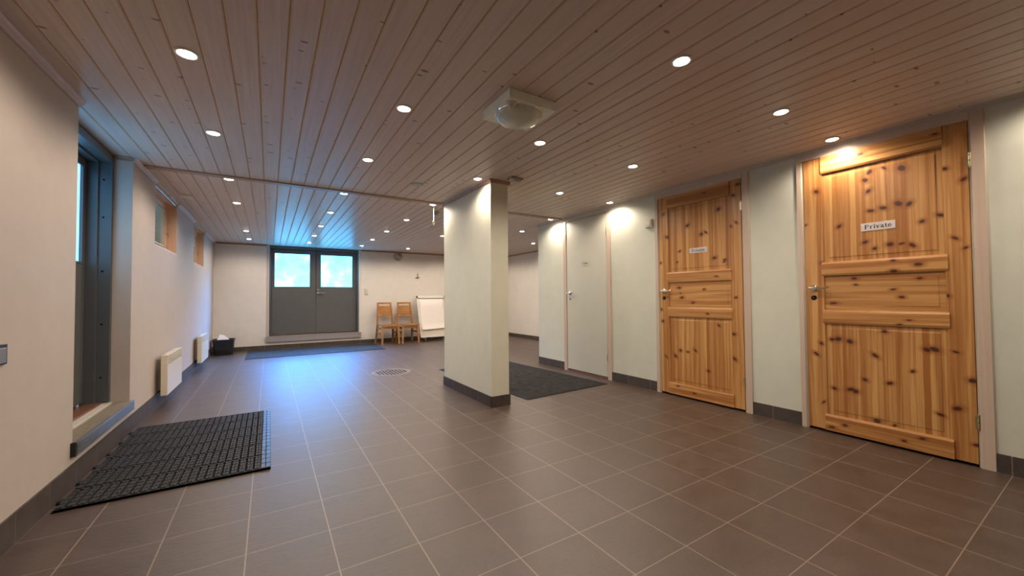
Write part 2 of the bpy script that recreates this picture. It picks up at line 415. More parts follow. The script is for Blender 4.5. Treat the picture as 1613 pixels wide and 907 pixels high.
def ceiling():
    m = MB(); g = 0.0068; d = 0.0036
    i0 = int(math.floor((-1.35-G0)/PITCH)); i1 = int(math.ceil((XF+.1-G0)/PITCH))
    for i in range(i0, i1):
        x0 = G0+i*PITCH; x1 = x0+PITCH
        yy = (YN-.1, YB+.27)
        def q(a, c, mi):
            m.add([(a[0], yy[0], a[1]), (c[0], yy[0], c[1]), (c[0], yy[1], c[1]), (a[0], yy[1], a[1])], [(0, 1, 2, 3)], mi)
        q((x0+g, ZC), (x1-g, ZC), 0); q((x1-g, ZC), (x1-.0007, ZC+d), 1); q((x1+.0007, ZC+d), (x1+g, ZC), 1)
        q((x1-.0007, ZC+d), (x1-.0007, ZC+d+.006), 2); q((x1-.0007, ZC+d+.006), (x1+.0007, ZC+d+.006), 2); q((x1+.0007, ZC+d+.006), (x1+.0007, ZC+d), 2)
    m.box(-1.4, XF+.15, YN-.2, YB+.27, ZC+.02, ZC+.15)
    return m
struct(ceiling().build('ceiling', [M['ceil'], M['groove'], M['dark']]))

# left wall: openings for the side door and the two high windows
DY0, DY1, DZ = 3.05, 4.06, 0.165
W1 = (4.74, 5.75, 1.51); W2 = (6.89, 7.90, 1.515)
XO = XL-.26
m = MB()
def wl(y0, y1, z0, z1): m.box(XO if y1 <= DY1+.1 or y0 == W2[1] else XL-.15, XL, y0, y1, z0, z1)
wl(YN, DY0, 0, ZC); wl(DY0, DY1, 0, DZ); wl(DY1, DY1+.1, 0, ZC); wl(DY1+.1, W1[0], 0, ZC); wl(W1[0], W1[1], 0, W1[2]); wl(W1[1], W2[0], 0, ZC)
wl(W2[0], W2[1], 0, W2[2]); wl(W2[1], YB, 0, ZC)
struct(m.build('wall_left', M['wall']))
# back wall with the raised double door opening
BX0, BX1, BZ = -0.05, 1.745, 0.145
m = MB(); m.box(XO, BX0, YB, YB+.26, 0, ZC).box(BX0, BX1, YB, YB+.26, 0, BZ).box(BX1, XF+.15, YB, YB+.26, 0, ZC)
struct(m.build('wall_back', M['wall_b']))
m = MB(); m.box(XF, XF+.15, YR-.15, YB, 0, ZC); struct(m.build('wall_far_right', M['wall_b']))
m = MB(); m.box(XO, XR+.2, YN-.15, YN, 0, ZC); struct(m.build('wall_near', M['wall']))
# right wall with three door niches
DOORS = [(0.492, 1.339), (1.792, 2.650), (3.398, 4.150)]
DTOP = 2.035
m = MB(); y = YN
for a, c in DOORS:
    m.box(XR, XR+.13, y, a, 0, ZC); m.box(XR, XR+.13, a, c, DTOP, ZC); y = c
m.box(XR, XR+.13, y, YR, 0, ZC); m.box(XR+.13, XR+.2, YN, YR, 0, ZC); m.box(XR+.2, XF, YR-.15, YR, 0, ZC)
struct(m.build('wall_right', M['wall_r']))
# the square-ended pillar
PX0, PX1, PY0, PY1 = 1.728, 1.915, 3.13, 4.26
m = MB(); m.box(PX0, PX1, PY0, PY1, 0, ZC)
o = m.build('wall_pillar', plaster('pillar_wall_paint', (0.72, 0.71, 0.58)), bevel=0.003); struct(o)

# skirting tiles with grout joints
def skirting(name, runs, h):
    """runs: (axis, fixed coord, side, a, b): a tile strip 8 mm proud of the wall"""
    t = MB()
    for ax, c, sd, a, b_ in runs:
        off = 1.5806 if ax == 'y' else 0.2284
        k = math.floor((a-off)/0.3); cuts = [a]
        while off+k*0.3 < b_:
            q = off+k*0.3
            if q > a+.02 and q < b_-.02: cuts.append(q)
            k += 1
        cuts.append(b_)
        for i in range(len(cuts)-1):
            p0 = cuts[i]+(.002 if i else 0); p1 = cuts[i+1]-(.002 if i < len(cuts)-2 else 0)
            lo, hi = sorted((c, c+sd*.009))
            if ax == 'y': t.box(lo, hi, p0, p1, 0.002, h)
            else: t.box(p0, p1, lo, hi, 0.002, h)
        lo, hi = sorted((c, c+sd*.0086))
        if ax == 'y': t.box(lo, hi, a, b_, 0, h-.002, 1)
        else: t.box(a, b_, lo, hi, 0, h-.002, 1)
    return struct(t.build(name, [M['base'], M['grout']]))
skirting('baseboard_left', [('y', XL, 1, YN, YB)], 0.128)
skirting('baseboard_back', [('x', YB, -1, XL+.01, XF-.01)], 0.085)
skirting('baseboard_right', [('y', XR, -1, YN, .434), ('y', XR, -1, 1.377, 1.733), ('y', XR, -1, 2.692, 3.328), ('y', XR, -1, 4.212, YR), ('x', YR, 1, XR, XF)], 0.105)
skirting('baseboard_far_right', [('y', XF, -1, YR+.01, YB-.01)], 0.085)
skirting('baseboard_pillar', [('y', PX0, -1, PY0, PY1), ('x', PY0, -1, PX0-.009, PX1+.009), ('y', PX1, 1, PY0, PY1), ('x', PY1, 1, PX0-.009, PX1+.009)], 0.10)

# ceiling mouldings
def crown(m, ax, c, sd, a, b_, w_=.032, h=.034, mi=0):
    pr = [(c, ZC-h), (c+sd*w_*.3, ZC-h), (c+sd*w_*.42, ZC-h*.62), (c+sd*w_*.75, ZC-h*.45), (c+sd*w_, ZC-h*.15), (c+sd*w_, ZC), (c, ZC)]
    if ax == 'y': m.prism([(u, v) for u, v in pr], 'y', a, b_, mi)
    else: m.prism([(u, v) for u, v in pr], 'x', a, b_, mi)
m = MB()
for a, c in ((YN, DY0), (DY1, W1[0]), (W1[1], W2[0]), (W2[1], YB)): crown(m, 'y', XL, 1, a, c, .028, .032)
struct(m.build('trim_left', M['crown']))
m = MB()
for a, c in (W1[:2], W2[:2]): crown(m, 'y', XL-.03, 1, a+.002, c-.002, .05, .036)
crown(m, 'x', DY1, -1, XL-.10, XL, .02, .028)
struct(m.build('trim_window_heads', M['trim_wood']))
m = MB(); crown(m, 'x', YB, -1, XL+.03, BX0, .022, .03); crown(m, 'x', YB, -1, BX1, XF-.03, .022, .03)
crown(m, 'y', XF, -1, YR, YB-.022, .022, .03); struct(m.build('trim_back', M['trim_wood']))
m = MB(); crown(m, 'y', XR, -1, YN, YR, .022, .024); struct(m.build('trim_right', M['crown_r']))
m = MB(); crown(m, 'y', PX0, -1, PY0-.02, PY1+.02, .022, .03); crown(m, 'x', PY0, -1, PX0, PX1+.02, .022, .03); crown(m, 'y', PX1, 1, PY0, PY1, .022, .03)
crown(m, 'x', PY1, 1, PX0, PX1, .022, .03); struct(m.build('trim_pillar', M['trim_wood']))
m = MB(); m.prism([(4.205, ZC+.001), (4.212, ZC-.012), (4.288, ZC-.012), (4.295, ZC+.001)], 'x', XL+.03, PX0-.024)
m.prism([(4.205, ZC+.001), (4.212, ZC-.012), (4.288, ZC-.012), (4.295, ZC+.001)], 'x', PX1+.024, XR-.024)
struct(m.build('trim_ceiling', M['trim_wood']))

# ------------------------------------------------------------------ right hand doors
K = {
 1: dict(up=[(0.945,1.846),(0.87,1.853),(0.785,1.828),(0.953,1.717),(0.88,1.586),(0.945,1.579),(0.969,1.797),(0.804,1.599),(0.755,1.588),(0.699,1.465),(0.979,1.367),(0.929,1.318),(0.851,1.337),(0.796,1.336),(0.746,1.319),(0.619,1.49),(1.12,1.5)],
         left=[(1.249,1.781),(1.327,1.54),(1.222,1.24),(1.243,0.647),(1.276,0.565),(1.237,0.214)],
         right=[(0.593,1.768),(0.521,1.685),(0.562,1.34),(0.522,1.277),(0.604,0.995),(0.575,0.658),(0.512,0.497),(0.576,0.321),(0.506,0.127)],
         lo=[(1.179,0.68),(1.143,0.686),(1.077,0.674),(0.943,0.591),(0.999,0.418),(0.873,0.417),(1.173,0.326),(1.08,0.336),(1.052,0.328),(0.762,0.513),(0.697,0.657),(0.664,0.663),(0.647,0.266),(0.945,0.15),(0.857,0.143),(0.892,0.759)],
         mid=[(1.044,1.119),(1.034,1.075),(0.843,1.038),(0.804,0.987),(1.164,0.945),(0.718,1.107)],
         r1=[(0.836,1.229),(0.719,1.195),(0.834,1.16)], r2=[(0.769,0.839),(0.815,0.81)],
         bot=[(1.112,0.078),(1.189,0.045),(0.81,0.061),(0.726,0.10)], top=[(0.985,1.981),(0.628,1.992)]),
 2: dict(up=[(2.006,1.799),(2.328,1.693),(2.318,1.70),(2.176,1.593),(2.132,1.606),(2.408,1.454),(2.44,1.347),(2.051,1.356),(1.961,1.313),(1.955,1.33)],
         left=[(2.589,1.858),(2.548,1.615),(2.635,1.353),(2.635,0.867),(2.579,0.382),(2.611,0.745)],
         right=[(1.894,1.625),(1.865,1.894),(1.844,1.65),(1.825,1.984),(1.859,0.988),(1.885,0.665),(1.88,0.447)],
         mid=[(2.422,1.088),(2.407,1.034),(2.391,0.99),(2.157,1.067),(2.275,0.941)],
         r1=[(2.027,1.183)], r2=[(2.119,0.838)],
         lo=[(2.418,0.461),(2.259,0.479),(2.338,0.456),(2.476,0.401),(2.022,0.733),(2.13,0.301)],
         bot=[(2.442,0.106),(2.268,0.068)], top=[(2.13,1.977)])}
def sized(ks):
    out = []
    for (a, c) in ks:
        r = random.Random(int(a*9173+c*7717)).uniform(0.008, 0.0155); out.append((a, c, r))
    return out
def lever(parent, x, y, z, dirn=-1, mat=None, r=0.024, ln=0.105):
    """lever handle on a face at x looking to -x; lever points towards dirn along y"""
    mat = mat or M['chrome']
    h = MB(); h.lathe((x, y, z), [(0, -.013), (r*.72, -.013), (r, -.008), (r, -.0)][::1], 28, 'x')
    h.lathe((x, y, z), [(.011, -.045), (.011, -.012)], 20, 'x')
    pts = [(x-.047, y+.012*-dirn, z+.001), (x-.05, y, z+.001), (x-.052, y+dirn*.02, z), (x-.050, y+dirn*.05, z-.002), (x-.050, y+dirn*.08, z-.001), (x-.048, y+dirn*ln, z+.006)]
    h.tube(pts, [.010, .012, .011, .0078, .0085, .005], 14)
    return h.build('door_handle', mat, parent, smooth=True)
def keyhole(parent, x, y, z, r=0.017):
    k = MB(); k.lathe((x, y, z), [(0, -.004), (r*.55, -.004), (r*.6, -.006), (r, -.004), (r, 0)], 24, 'x')
    k.bar((x-.0062, y-.008, z-.006), (x-.0062, y+.008, z+.006), .002, .0035, (1,0,0), 1)
    return k.build('keyhole', [M['dark'], M['steel']], parent, smooth=True)
def hinge(parent, x, y, z, mat):
    h = MB(); h.lathe((x, y, z-.04), [(.006, 0), (.006, .037)], 12, 'z'); h.lathe((x, y, z+.002), [(.006, 0), (.006, .037)], 12, 'z')
    h.lathe((x, y, z-.048), [(.002, 0), (.005, .003), (.005, .007)], 12, 'z'); h.lathe((x, y, z+.04), [(.005, 0), (.005, .004), (.002, .008)], 12, 'z')
    h.box(x+.002, x+.007, y+.002, y+.016, z-.035, z+.034)
    return h.build('hinge', mat, parent, smooth=True)
def casing(parent, y0, y1, o0, o1, top, ztop, mat):
    c = MB(); xa, xb = XR-.012, XR
    c.box(xa, xb, o0, y0-.004, 0, ztop); c.box(xa, xb, y1+.004, o1, 0, ztop); c.box(xa, xb, y0-.004, y1+.004, top, ztop)
    # lining of the niche
    c.box(xb, XR+.10, y0-.0, y0+.006, 0, top); c.box(xb, XR+.10, y1-.006, y1, 0, top); c.box(xb, XR+.10, y0, y1, DTOP-.006, DTOP)
    return c.build('door_frame', mat, parent, bevel=.002)
def rail_mesh(y0, y1, z0, z1, x0, x1, bev=.014, top=True, bottom=True):
    """a proud horizontal rail with chamfered long edges, front face at x0"""
    m = MB(); zt = z1-(bev if top else 0); zb = z0+(bev if bottom else 0)
    pr = [(x1, z0), (x1-.0, z1), (x0+.006 if top else x0, z1), (x0, zt), (x0, zb), (x0+.006 if bottom else x0, z0)]
    m.prism([(u, v) for u, v in pr], 'y', y0, y1)
    return m
def pine_door(n, y0, y1, o0, o1):
    k = K[n]; root = empty('door_%d' % n, (XR, (y0+y1)/2, 0)); struct(root)
    off = y1-1.339
    ya, yb = y0+.113+(.0 if n == 1 else -.002), y1-.124+(.0 if n == 1 else .009)
    xs, xe = XR-.004, XR+.036
    zb, zt = 0.018, 2.03
    def PM(tag_, axis, strip, seed, **kw):
        return pine('pine_%s_%d' % (tag_, n), PL, PD, axis, strip, sized(k[tag_]), seed=seed+n*.37, **kw)
    casing(root, y0, y1, o0, o1, 2.03, 2.075, M['frame_wood'])
    MB().box(xs, xe, yb, y1-.008, zb, zt).build('stile', PM('left', 2, .038, 0), root, bevel=.002)
    MB().box(xs, xe, y0+.008, ya, zb, zt).build('stile', PM('right', 2, .042, 3), root, bevel=.002)
    rail_mesh(ya-.004, yb+.004, 1.905, zt, xs-.010, xe, top=False).build('rail', PM('top', 1, .06, 1), root)
    rail_mesh(ya-.012, yb+.012, 1.146, 1.247, xs-.010, xe).build('rail', PM('r1', 1, .05, 2), root)
    rail_mesh(ya-.012, yb+.012, 0.797, 0.895, xs-.010, xe).build('rail', PM('r2', 1, .05, 5), root)
    rail_mesh(ya-.012, yb+.012, zb, 0.132, xs-.010, xe, bottom=False).build('rail', PM('bot', 1, .055, 7), root)
    def panel(z0, z1, tg, axis, strip, seed):
        """recessed panel with a slightly raised field"""
        m = MB(); xf = xs+.010; m.box(xf, xe-.004, ya, yb, z0, z1)
        d = .030; e = .0045
        yA, yB, zA, zB = ya+d, yb-d, z0+d, z1-d
        # raised field with a small step
        m.hexa([(xf, yA, zA), (xf, yA, zB), (xf, yB, zB), (xf, yB, zA)], [(xf-.003, yA+e, zA+e), (xf-.003, yA+e, zB-e), (xf-.003, yB-e, zB-e), (xf-.003, yB-e, zA+e)])
        m.build('panel', PM(tg, axis, strip, seed), root)
    panel(1.247, 1.905, 'up', 2, .033, 9); panel(.895, 1.146, 'mid', 1, .05, 11); panel(.132, .797, 'lo', 2, .031, 13)
    hy = y1-.062
    lever(root, xs, hy, 1.057); keyhole(root, xs, hy+.004, .985)
    for z in (1.79, .262): hinge(root, xs-.004, y0+.001, z, M['brass'])
    return root
d1 = pine_door(1, *DOORS[0], .435, 1.376)
d2 = pine_door(2, *DOORS[1], 1.735, 2.691)
# plain painted door
root = struct(empty('door_3', (XR, 3.774, 0)))
y0, y1 = DOORS[2]
casing(root, y0, y1, 3.330, 4.211, 2.03, 2.05, M['frame_wood'])
MB().box(XR-.003, XR+.037, y0+.006, y1-.006, .03, 2.028).build('door_leaf', M['doorwhite'], root, bevel=.002)
MB().box(XR-.006, XR+.10, y0+.006, y1-.006, 0, .022).build('threshold', M['threshold'], root, bevel=.002)
lever(root, XR-.003, y1-.07, 1.057, r=.026, ln=.10)
k = MB(); k.lathe((XR-.003, y1-.065, .978), [(0, -.003), (.009, -.003), (.011, -.0)], 16, 'x'); k.box(XR-.006, XR-.003, y1-.070, y1-.060, .962, .978)
k.build('keyhole', M['dark'], root)
for z in (1.80, .265): hinge(root, XR-.006, y0+.001, z, M['brass'])

# ------------------------------------------------------------------ lettering
def arc(cx, cy, rx, ry, a0, a1, n=10):
    return [(cx+rx*math.cos(math.radians(a0+(a1-a0)*i/n)), cy+ry*math.sin(math.radians(a0+(a1-a0)*i/n))) for i in range(n+1)]
T, t_ = .13, .055
def serif(x, y, w=.26): return ([(x-w/2, y), (x+w/2, y)], .05)
GL = {
 'P': (.68, [([(.16,0),(.16,.7)],T+.02), serif(.16,.025,.3), serif(.14,.675,.24), ([(.16,.68),(.34,.68)]+arc(.36,.51,.17,.17,90,-90)+[(.16,.34)],.08)]),
 'r': (.45, [([(.13,0),(.13,.46)],T), serif(.13,.025), serif(.09,.445,.16), ([(.17,.33),(.24,.42),(.33,.44)],.07), ([(.33,.40),(.36,.40)],.09)]),
 'i': (.32, [([(.15,0),(.15,.46)],T), serif(.15,.025), serif(.11,.445,.16), ([(.09,.63),(.21,.63)],.12)]),
 'v': (.52, [([(.10,.46),(.26,0)],T), ([(.27,.02),(.42,.46)],t_), serif(.11,.445,.2), serif(.40,.445,.17)]),
 'a': (.52, [([(.10,.38)]+arc(.22,.34,.12,.11,150,0)+[(.34,.06)],.09), ([(.34,.40),(.34,.04),(.46,.03)],.11), (arc(.21,.13,.12,.11,60,340),.085)]),
 't': (.36, [([(.15,.60),(.15,.12),(.20,.04),(.30,.05)],.11), ([(.03,.44),(.30,.44)],.05)]),
 'e': (.48, [(arc(.24,.23,.17,.21,0,320,18),.09), ([(.10,.25),(.40,.25)],.05)]),
 'T': (.62, [([(.30,0),(.30,.66)],T), ([(.05,.66),(.55,.66)],.08), serif(.30,.025)]),
 'o': (.52, [(arc(.25,.23,.17,.21,0,360,20),.09)]),
 'l': (.30, [([(.14,0),(.14,.7)],T), serif(.14,.025), serif(.10,.685,.14)]),
}
def lettering(text, parent, x, y_start, z0, size, mat, stretch=1.0, slope=0.0):
    """letters on a face looking to -x; reading direction is -y"""
    m = MB(); cx = 0
    for ch in text:
        adv, strokes = GL[ch]
        for pts, w in strokes:
            for (a, b_), (c, d) in zip(pts[:-1], pts[1:]):
                L_ = math.hypot(c-a, d-b_) or 1e-6; ux, uy = (c-a)/L_, (d-b_)/L_; e = w*.12
                q = [(a-ux*e-uy*-w/2*-1, b_), ]
                nx, ny = -uy*w/2, ux*w/2
                P = [(a-ux*e+nx, b_-uy*e+ny), (a-ux*e-nx, b_-uy*e-ny), (c+ux*e-nx, d+uy*e-ny), (c+ux*e+nx, d+uy*e+ny)]
                R = [(y_start-(cx+px)*size*stretch, z0+py*size+(cx+px)*size*slope) for px, py in P]
                m.hexa([(x, *r) for r in R], [(x-.0006, *r) for r in R])
        cx += adv
    return m.build('lettering', mat, parent)
def sign(y0, y1, z0, z1, text, size, x, label, mat, stretch=1.0, tilt=0):
    root = empty('door_sign', (x, (y0+y1)/2, z0)); tag(root, label, 'sign')
    p = MB(); p.box(x-.003, x, y0, y1, z0, z1); pl = p.build('plate', mat, root, bevel=.0008)
    tot = sum(GL[c][0] for c in text)*size*stretch
    lettering(text, pl, x-.003, (y0+y1)/2+tot/2, (z0+z1)/2-size*.33, size, M['ink'], stretch)
    return root
FX = XR+.003     # front of the raised panel field
sign(.822, .998, 1.443, 1.497, 'Private', .040, FX, 'white Private name plate on the nearest knotty pine door', M['signplate'], 1.05)
sign(2.120, 2.300, 1.420, 1.470, 'Private', .040, FX, 'white Private name plate on the second pine door, next to the small wall box', M['signplate'], 1.02)
sign(3.690, 3.860, 1.410, 1.470, 'Toilet', .034, XR-.003, 'small clear Toilet plate on the plain white door', simple('clear_plastic_plate', (0.56, 0.54, 0.46), 0.2), 1.1)

# ------------------------------------------------------------------ left door (door_4), in its deep recess
root = struct(empty('door_4', (XL, 3.55, DZ)))
xi = -1.00
fr = MB()
fr.box(-1.13, xi, DY1-.035, DY1-.0, .26, ZC-.01); fr.box(-1.13, xi, DY0, DY0+.035, .26, ZC-.01); fr.box(-1.13, xi, DY0+.035, DY1-.035, 2.035, ZC-.01)
fr.box(-1.15, -1.07, DY1-.052, DY1-.034, .26, 2.04); fr.box(-1.15, -1.07, DY0+.034, DY0+.052, .26, 2.04); fr.box(-1.15, -1.07, DY0+.05, DY1-.05, 2.02, 2.036)
fr.build('door_frame', M['greyframe'], root, bevel=.002)
s = MB()
for z in (.44, .83, 1.22, 1.62, 1.90): s.lathe((-1.045, DY1-.0345, z), [(0, -.002), (.006, -.002), (.007, 0)], 12, 'y')
s.build('screw_hole', M['dark'], root)
st = MB(); st.box(xi+.001, xi+.040, DY1-.010, DY1-.0005, .262, ZC-.03); st.box(xi+.001, xi+.018, DY0+.0005, DY0+.006, .25, ZC-.03); st.box(xi+.001, xi+.018, DY0+.006, DY1-.006, ZC-.035, ZC-.0005)
st.build('wood_strip', M['win_wood'], root)
bk = MB(); bk.box(-1.20, -1.175, DY0, DY1, .17, .30); bk.box(-1.20, -1.175, DY0, DY0+.08, .30, ZC); bk.box(-1.20, -1.175, DY1-.08, DY1, .30, ZC); bk.box(-1.20, -1.175, DY0+.08, DY1-.08, 2.0, ZC)  # strips added behind the leaf to block light leaking round it
bk.build('leak_block', M['greyframe'], root)
lf = MB(); x0, x1 = -1.17, -1.13; a, c = DY0+.056, DY1-.056
lf.box(x0, x1, a, c, .275, 1.265).box(x0, x1, a, c, 1.975, 2.018).box(x0, x1, a, a+.055, 1.265, 1.975).box(x0, x1, c-.055, c, 1.265, 1.975)
lf.build('door_leaf', M['grey'], root, bevel=.002)
bd = MB(); e = .014; ya, yc = a+.055, c-.055
bd.box(x1-.006, x1+.004, ya, ya+e, 1.265, 1.975).box(x1-.006, x1+.004, yc-e, yc, 1.265, 1.975).box(x1-.006, x1+.004, ya+e, yc-e, 1.265, 1.265+e).box(x1-.006, x1+.004, ya+e, yc-e, 1.975-e, 1.975)
bd.build('glazing_bead', M['greyframe'], root)
MB().box(x0+.012, x0+.024, ya-.004, yc+.004, 1.262, 1.978).build('glass_pane', M['pane_side'], root)
MB().box(-1.176, -1.035, DY0, DY1, .20, .262).build('threshold', M['threshold'], root, bevel=.003)
lever(root, x1, 0, 0).location  # built below at its place
bpy.data.objects.remove(root.children[-1])
h = MB(); h.lathe((x1, a+.06, 1.12), [(.024, 0), (.024, .008), (.012, .012), (.012, .04)], 24, 'x'); h.tube([(x1+.045, a+.06, 1.12), (x1+.048, a+.10, 1.12), (x1+.046, a+.17, 1.118)], [.010, .009, .008], 12)
h.build('door_handle', M['chrome'], root, smooth=True)
# the ribbed aluminium step under the side door
root = empty('door_step', ((XL-.05), 3.54, DZ)); tag(root, 'ribbed aluminium door sill with a slatted nosing below the grey side door', 'door sill')
xr0, xr1 = -1.034, -.873
MB().box(xr0, -.985, DY0+.001, DY1-.001, DZ, .252).build('white_strip', simple('white_sill_plaster', (.55, .50, .44), .5), root, bevel=.002)
g = MB(); x = -.983
while x < -.885:
    g.box(x, x+.0075, DY0+.001, DY1-.001, .225, .243); x += .0142
MB().box(-.984, -.882, DY0+.001, DY1-.001, DZ, .226).build('grating_tray', M['dark'], root)
g.build('grating', simple('beige_aluminium_grating', (.50, .42, .33), .4, .5), root)
MB().box(XL+.0005, xr1-.003, DY0-.02, DY1+.02, .176, .240).build('nosing_back', M['dark'], root); g = MB()
z = .1745
g2 = []
for i in range(6):
    zz = .174+i*.0115; g.box(xr1-.003, xr1+.004, DY0-.016, DY1+.02, zz, zz+.0065)
g.box(-.884, xr1+.005, DY0-.02, DY1+.02, .2405, .246)
g.build('nosing', simple('blue_grey_aluminium', (.42, .43, .45), .35, .8), root)
g = MB(); g.box(-.894, xr1-.001, DY0-.026, DY0-.020, .170, .244); g.build('end_cap', M['black'], root)

# ------------------------------------------------------------------ the two high windows
def window(n, W, blind_drop, blind_y1):
    y0, y1, z0 = W; z1 = ZC-.022
    root = struct(empty('window_%d' % n, (XL, (y0+y1)/2, z0)))
    xa = XL-.085
    r = MB(); t = .016
    r.box(xa-.05, XL-.0005, y1-t, y1-.0005, z0+t, z1-t); r.box(xa-.05, XL-.0005, y0+.0005, y0+t, z0+t, z1-t)
    r.box(xa-.05, XL-.0005, y0+.0005, y1-.0005, z0+.0005, z0+t); r.box(xa-.05, XL-.03, y0+.0005, y1-.0005, z1-t, ZC-.0005)
    r.build('window_lining', M['win_wood'], root, bevel=.001)
    f = MB(); w = .052; a, c, d, e = y0+t, y1-t, z0+t, z1-t
    f.box(xa-.04, xa, a, a+w, d, e).box(xa-.04, xa, c-w, c, d, e).box(xa-.04, xa, a+w, c-w, d, d+w).box(xa-.04, xa, a+w, c-w, e-w, e)
    f.build('window_frame', M['win_wood'], root, bevel=.004)
    MB().box(xa-.036, xa-.032, a+w-.004, c-w+.004, d+w-.004, e-w+.004).build('window_pane', M['glass'], root)
    bl = MB(); z = e-w-.012
    bl.box(xa-.026, xa-.010, a+w+.003, c-w-.003, e-w-.018, e-w-.002)
    while z > e-w-blind_drop:
        bl.hexa([(xa-.028, a+w+.004, z-.004), (xa-.009, a+w+.004, z-.011), (xa-.009, blind_y1, z-.011), (xa-.028, blind_y1, z-.004)],
                [(xa-.028, a+w+.004, z-.0032), (xa-.009, a+w+.004, z-.0102), (xa-.009, blind_y1, z-.0102), (xa-.028, blind_y1, z-.0032)])
        z -= .0165
    bl.box(xa-.026, xa-.012, a+w+.004, blind_y1, z-.006, z+.006)
    for yy in (a+w+.12, (a+c)/2, c-w-.12):
        if yy < blind_y1: bl.box(xa-.0185, xa-.0175, yy, yy+.0015, z, e-w)
    bl.build('venetian_blind', M['white'], root)
    h = MB(); h.lathe((xa, c-w/2, (z0+z1)/2-.05), [(.009, 0), (.009, .010), (.005, .012)], 16, 'x'); h.tube([(xa+.012, c-w/2, (z0+z1)/2-.05), (xa+.020, c-w/2, (z0+z1)/2-.055), (xa+.020, c-w/2-.004, (z0+z1)/2-.095)], .005, 8)
    h.build('window_latch', M['brass'], root, smooth=True)
    return root
window(1, W1, .40, W1[1]-.075)
window(2, W2, .16, W2[1]-.075)

# ------------------------------------------------------------------ grey double door in the back wall
root = struct(empty('door_5', ((BX0+BX1)/2, YB, BZ)))
lin = MB(); z0 = .262
lin.box(BX0+.0005, BX0+.045, YB-.006, YB+.075, z0, ZC-.002); 
lin.build('door_lining', M['frame_wood'], root, bevel=.002)
lin = MB(); lin.box(BX1-.042, BX1-.0005, YB-.006, YB+.075, z0, ZC-.002); lin.build('door_lining', M['white'], root, bevel=.002)
fr = MB(); fx0, fx1 = BX0+.046, BX1-.043
fr.box(fx0, fx0+.035, YB+.04, YB+.16, z0, ZC-.004); fr.box(fx1-.035, fx1, YB+.04, YB+.16, z0, ZC-.004); fr.box(fx0+.035, fx1-.035, YB+.04, YB+.16, 2.040, ZC-.004)
fr.box(fx0+.03, fx0+.062, YB+.152, YB+.175, z0, 2.05); fr.box(fx1-.062, fx1-.03, YB+.152, YB+.175, z0, 2.05); fr.box(fx0+.062, fx1-.062, YB+.152, YB+.175, 2.015, 2.05)  # strips here and below added to stop daylight leaking round the leaves
fr.box(.820, .876, YB+.152, YB+.168, z0, 2.04); fr.box(fx0+.062, fx1-.062, YB+.152, YB+.175, z0-.02, .30)
fr.build('door_frame', M['greyframe'], root, bevel=.002)
MB().box(BX0+.046, BX1-.043, YB+.02, YB+.2, BZ+.05, z0+.006).build('threshold', M['threshold'], root, bevel=.002)
GZ0, GZ1 = 1.250, 1.962
def leaf(x0, x1, g0, g1, pane):
    m = MB(); ya, yb = YB+.105, YB+.15; zb, zt = .274, 2.036
    m.box(x0, x1, ya, yb, zb, GZ0).box(x0, x1, ya, yb, GZ1, zt).box(x0, g0, ya, yb, GZ0, GZ1).box(g1, x1, ya, yb, GZ0, GZ1)
    lfo = m.build('door_leaf', M['grey'], root, bevel=.003)
    e = .014; q = MB(); q.box(g0, g0+e, ya-.006, ya+.01, GZ0, GZ1).box(g1-e, g1, ya-.006, ya+.01, GZ0, GZ1).box(g0+e, g1-e, ya-.006, ya+.01, GZ0, GZ0+e).box(g0+e, g1-e, ya-.006, ya+.01, GZ1-e, GZ1)
    q.build('glazing_bead', M['greyframe'], lfo)
    MB().box(g0-.003, g1+.003, yb-.03, yb-.018, GZ0-.003, GZ1+.003).build('glass_pane', pane, lfo)
    return lfo
leaf(fx0+.038, .846, .080, .742, M['pane_a'])
lf2 = leaf(.850, fx1-.038, .930, 1.592, M['pane_b'])
h = MB(); yy = YB+.105
h.lathe((.888, yy, 1.128), [(.023, 0), (.023, -.008), (.012, -.012), (.012, -.04)], 24, 'y'); h.tube([(.885, yy-.045, 1.128), (.93, yy-.048, 1.128), (1.01, yy-.046, 1.127)], [.011, .010, .009], 12)
h.build('door_handle', M['steel'], lf2, smooth=True)
h = MB(); h.lathe((.888, yy, 1.20), [(.019, 0), (.019, -.012), (.010, -.016), (.0, -.017)], 24, 'y'); h.build('lock_cylinder', M['steel'], lf2, smooth=True)
st = MB(); st.box(BX0-.0, BX1-.0, YB-.045, YB-.0005, BZ, .247); st.box(BX0, BX1, YB-.050, YB+.02, .247, .262)
o = st.build('door_step', simple('grey_brown_metal_step', (.36, .33, .32), .4, .3), bevel=.002)
tag(o, 'low metal-faced step on the wall below the grey double door', 'door step')

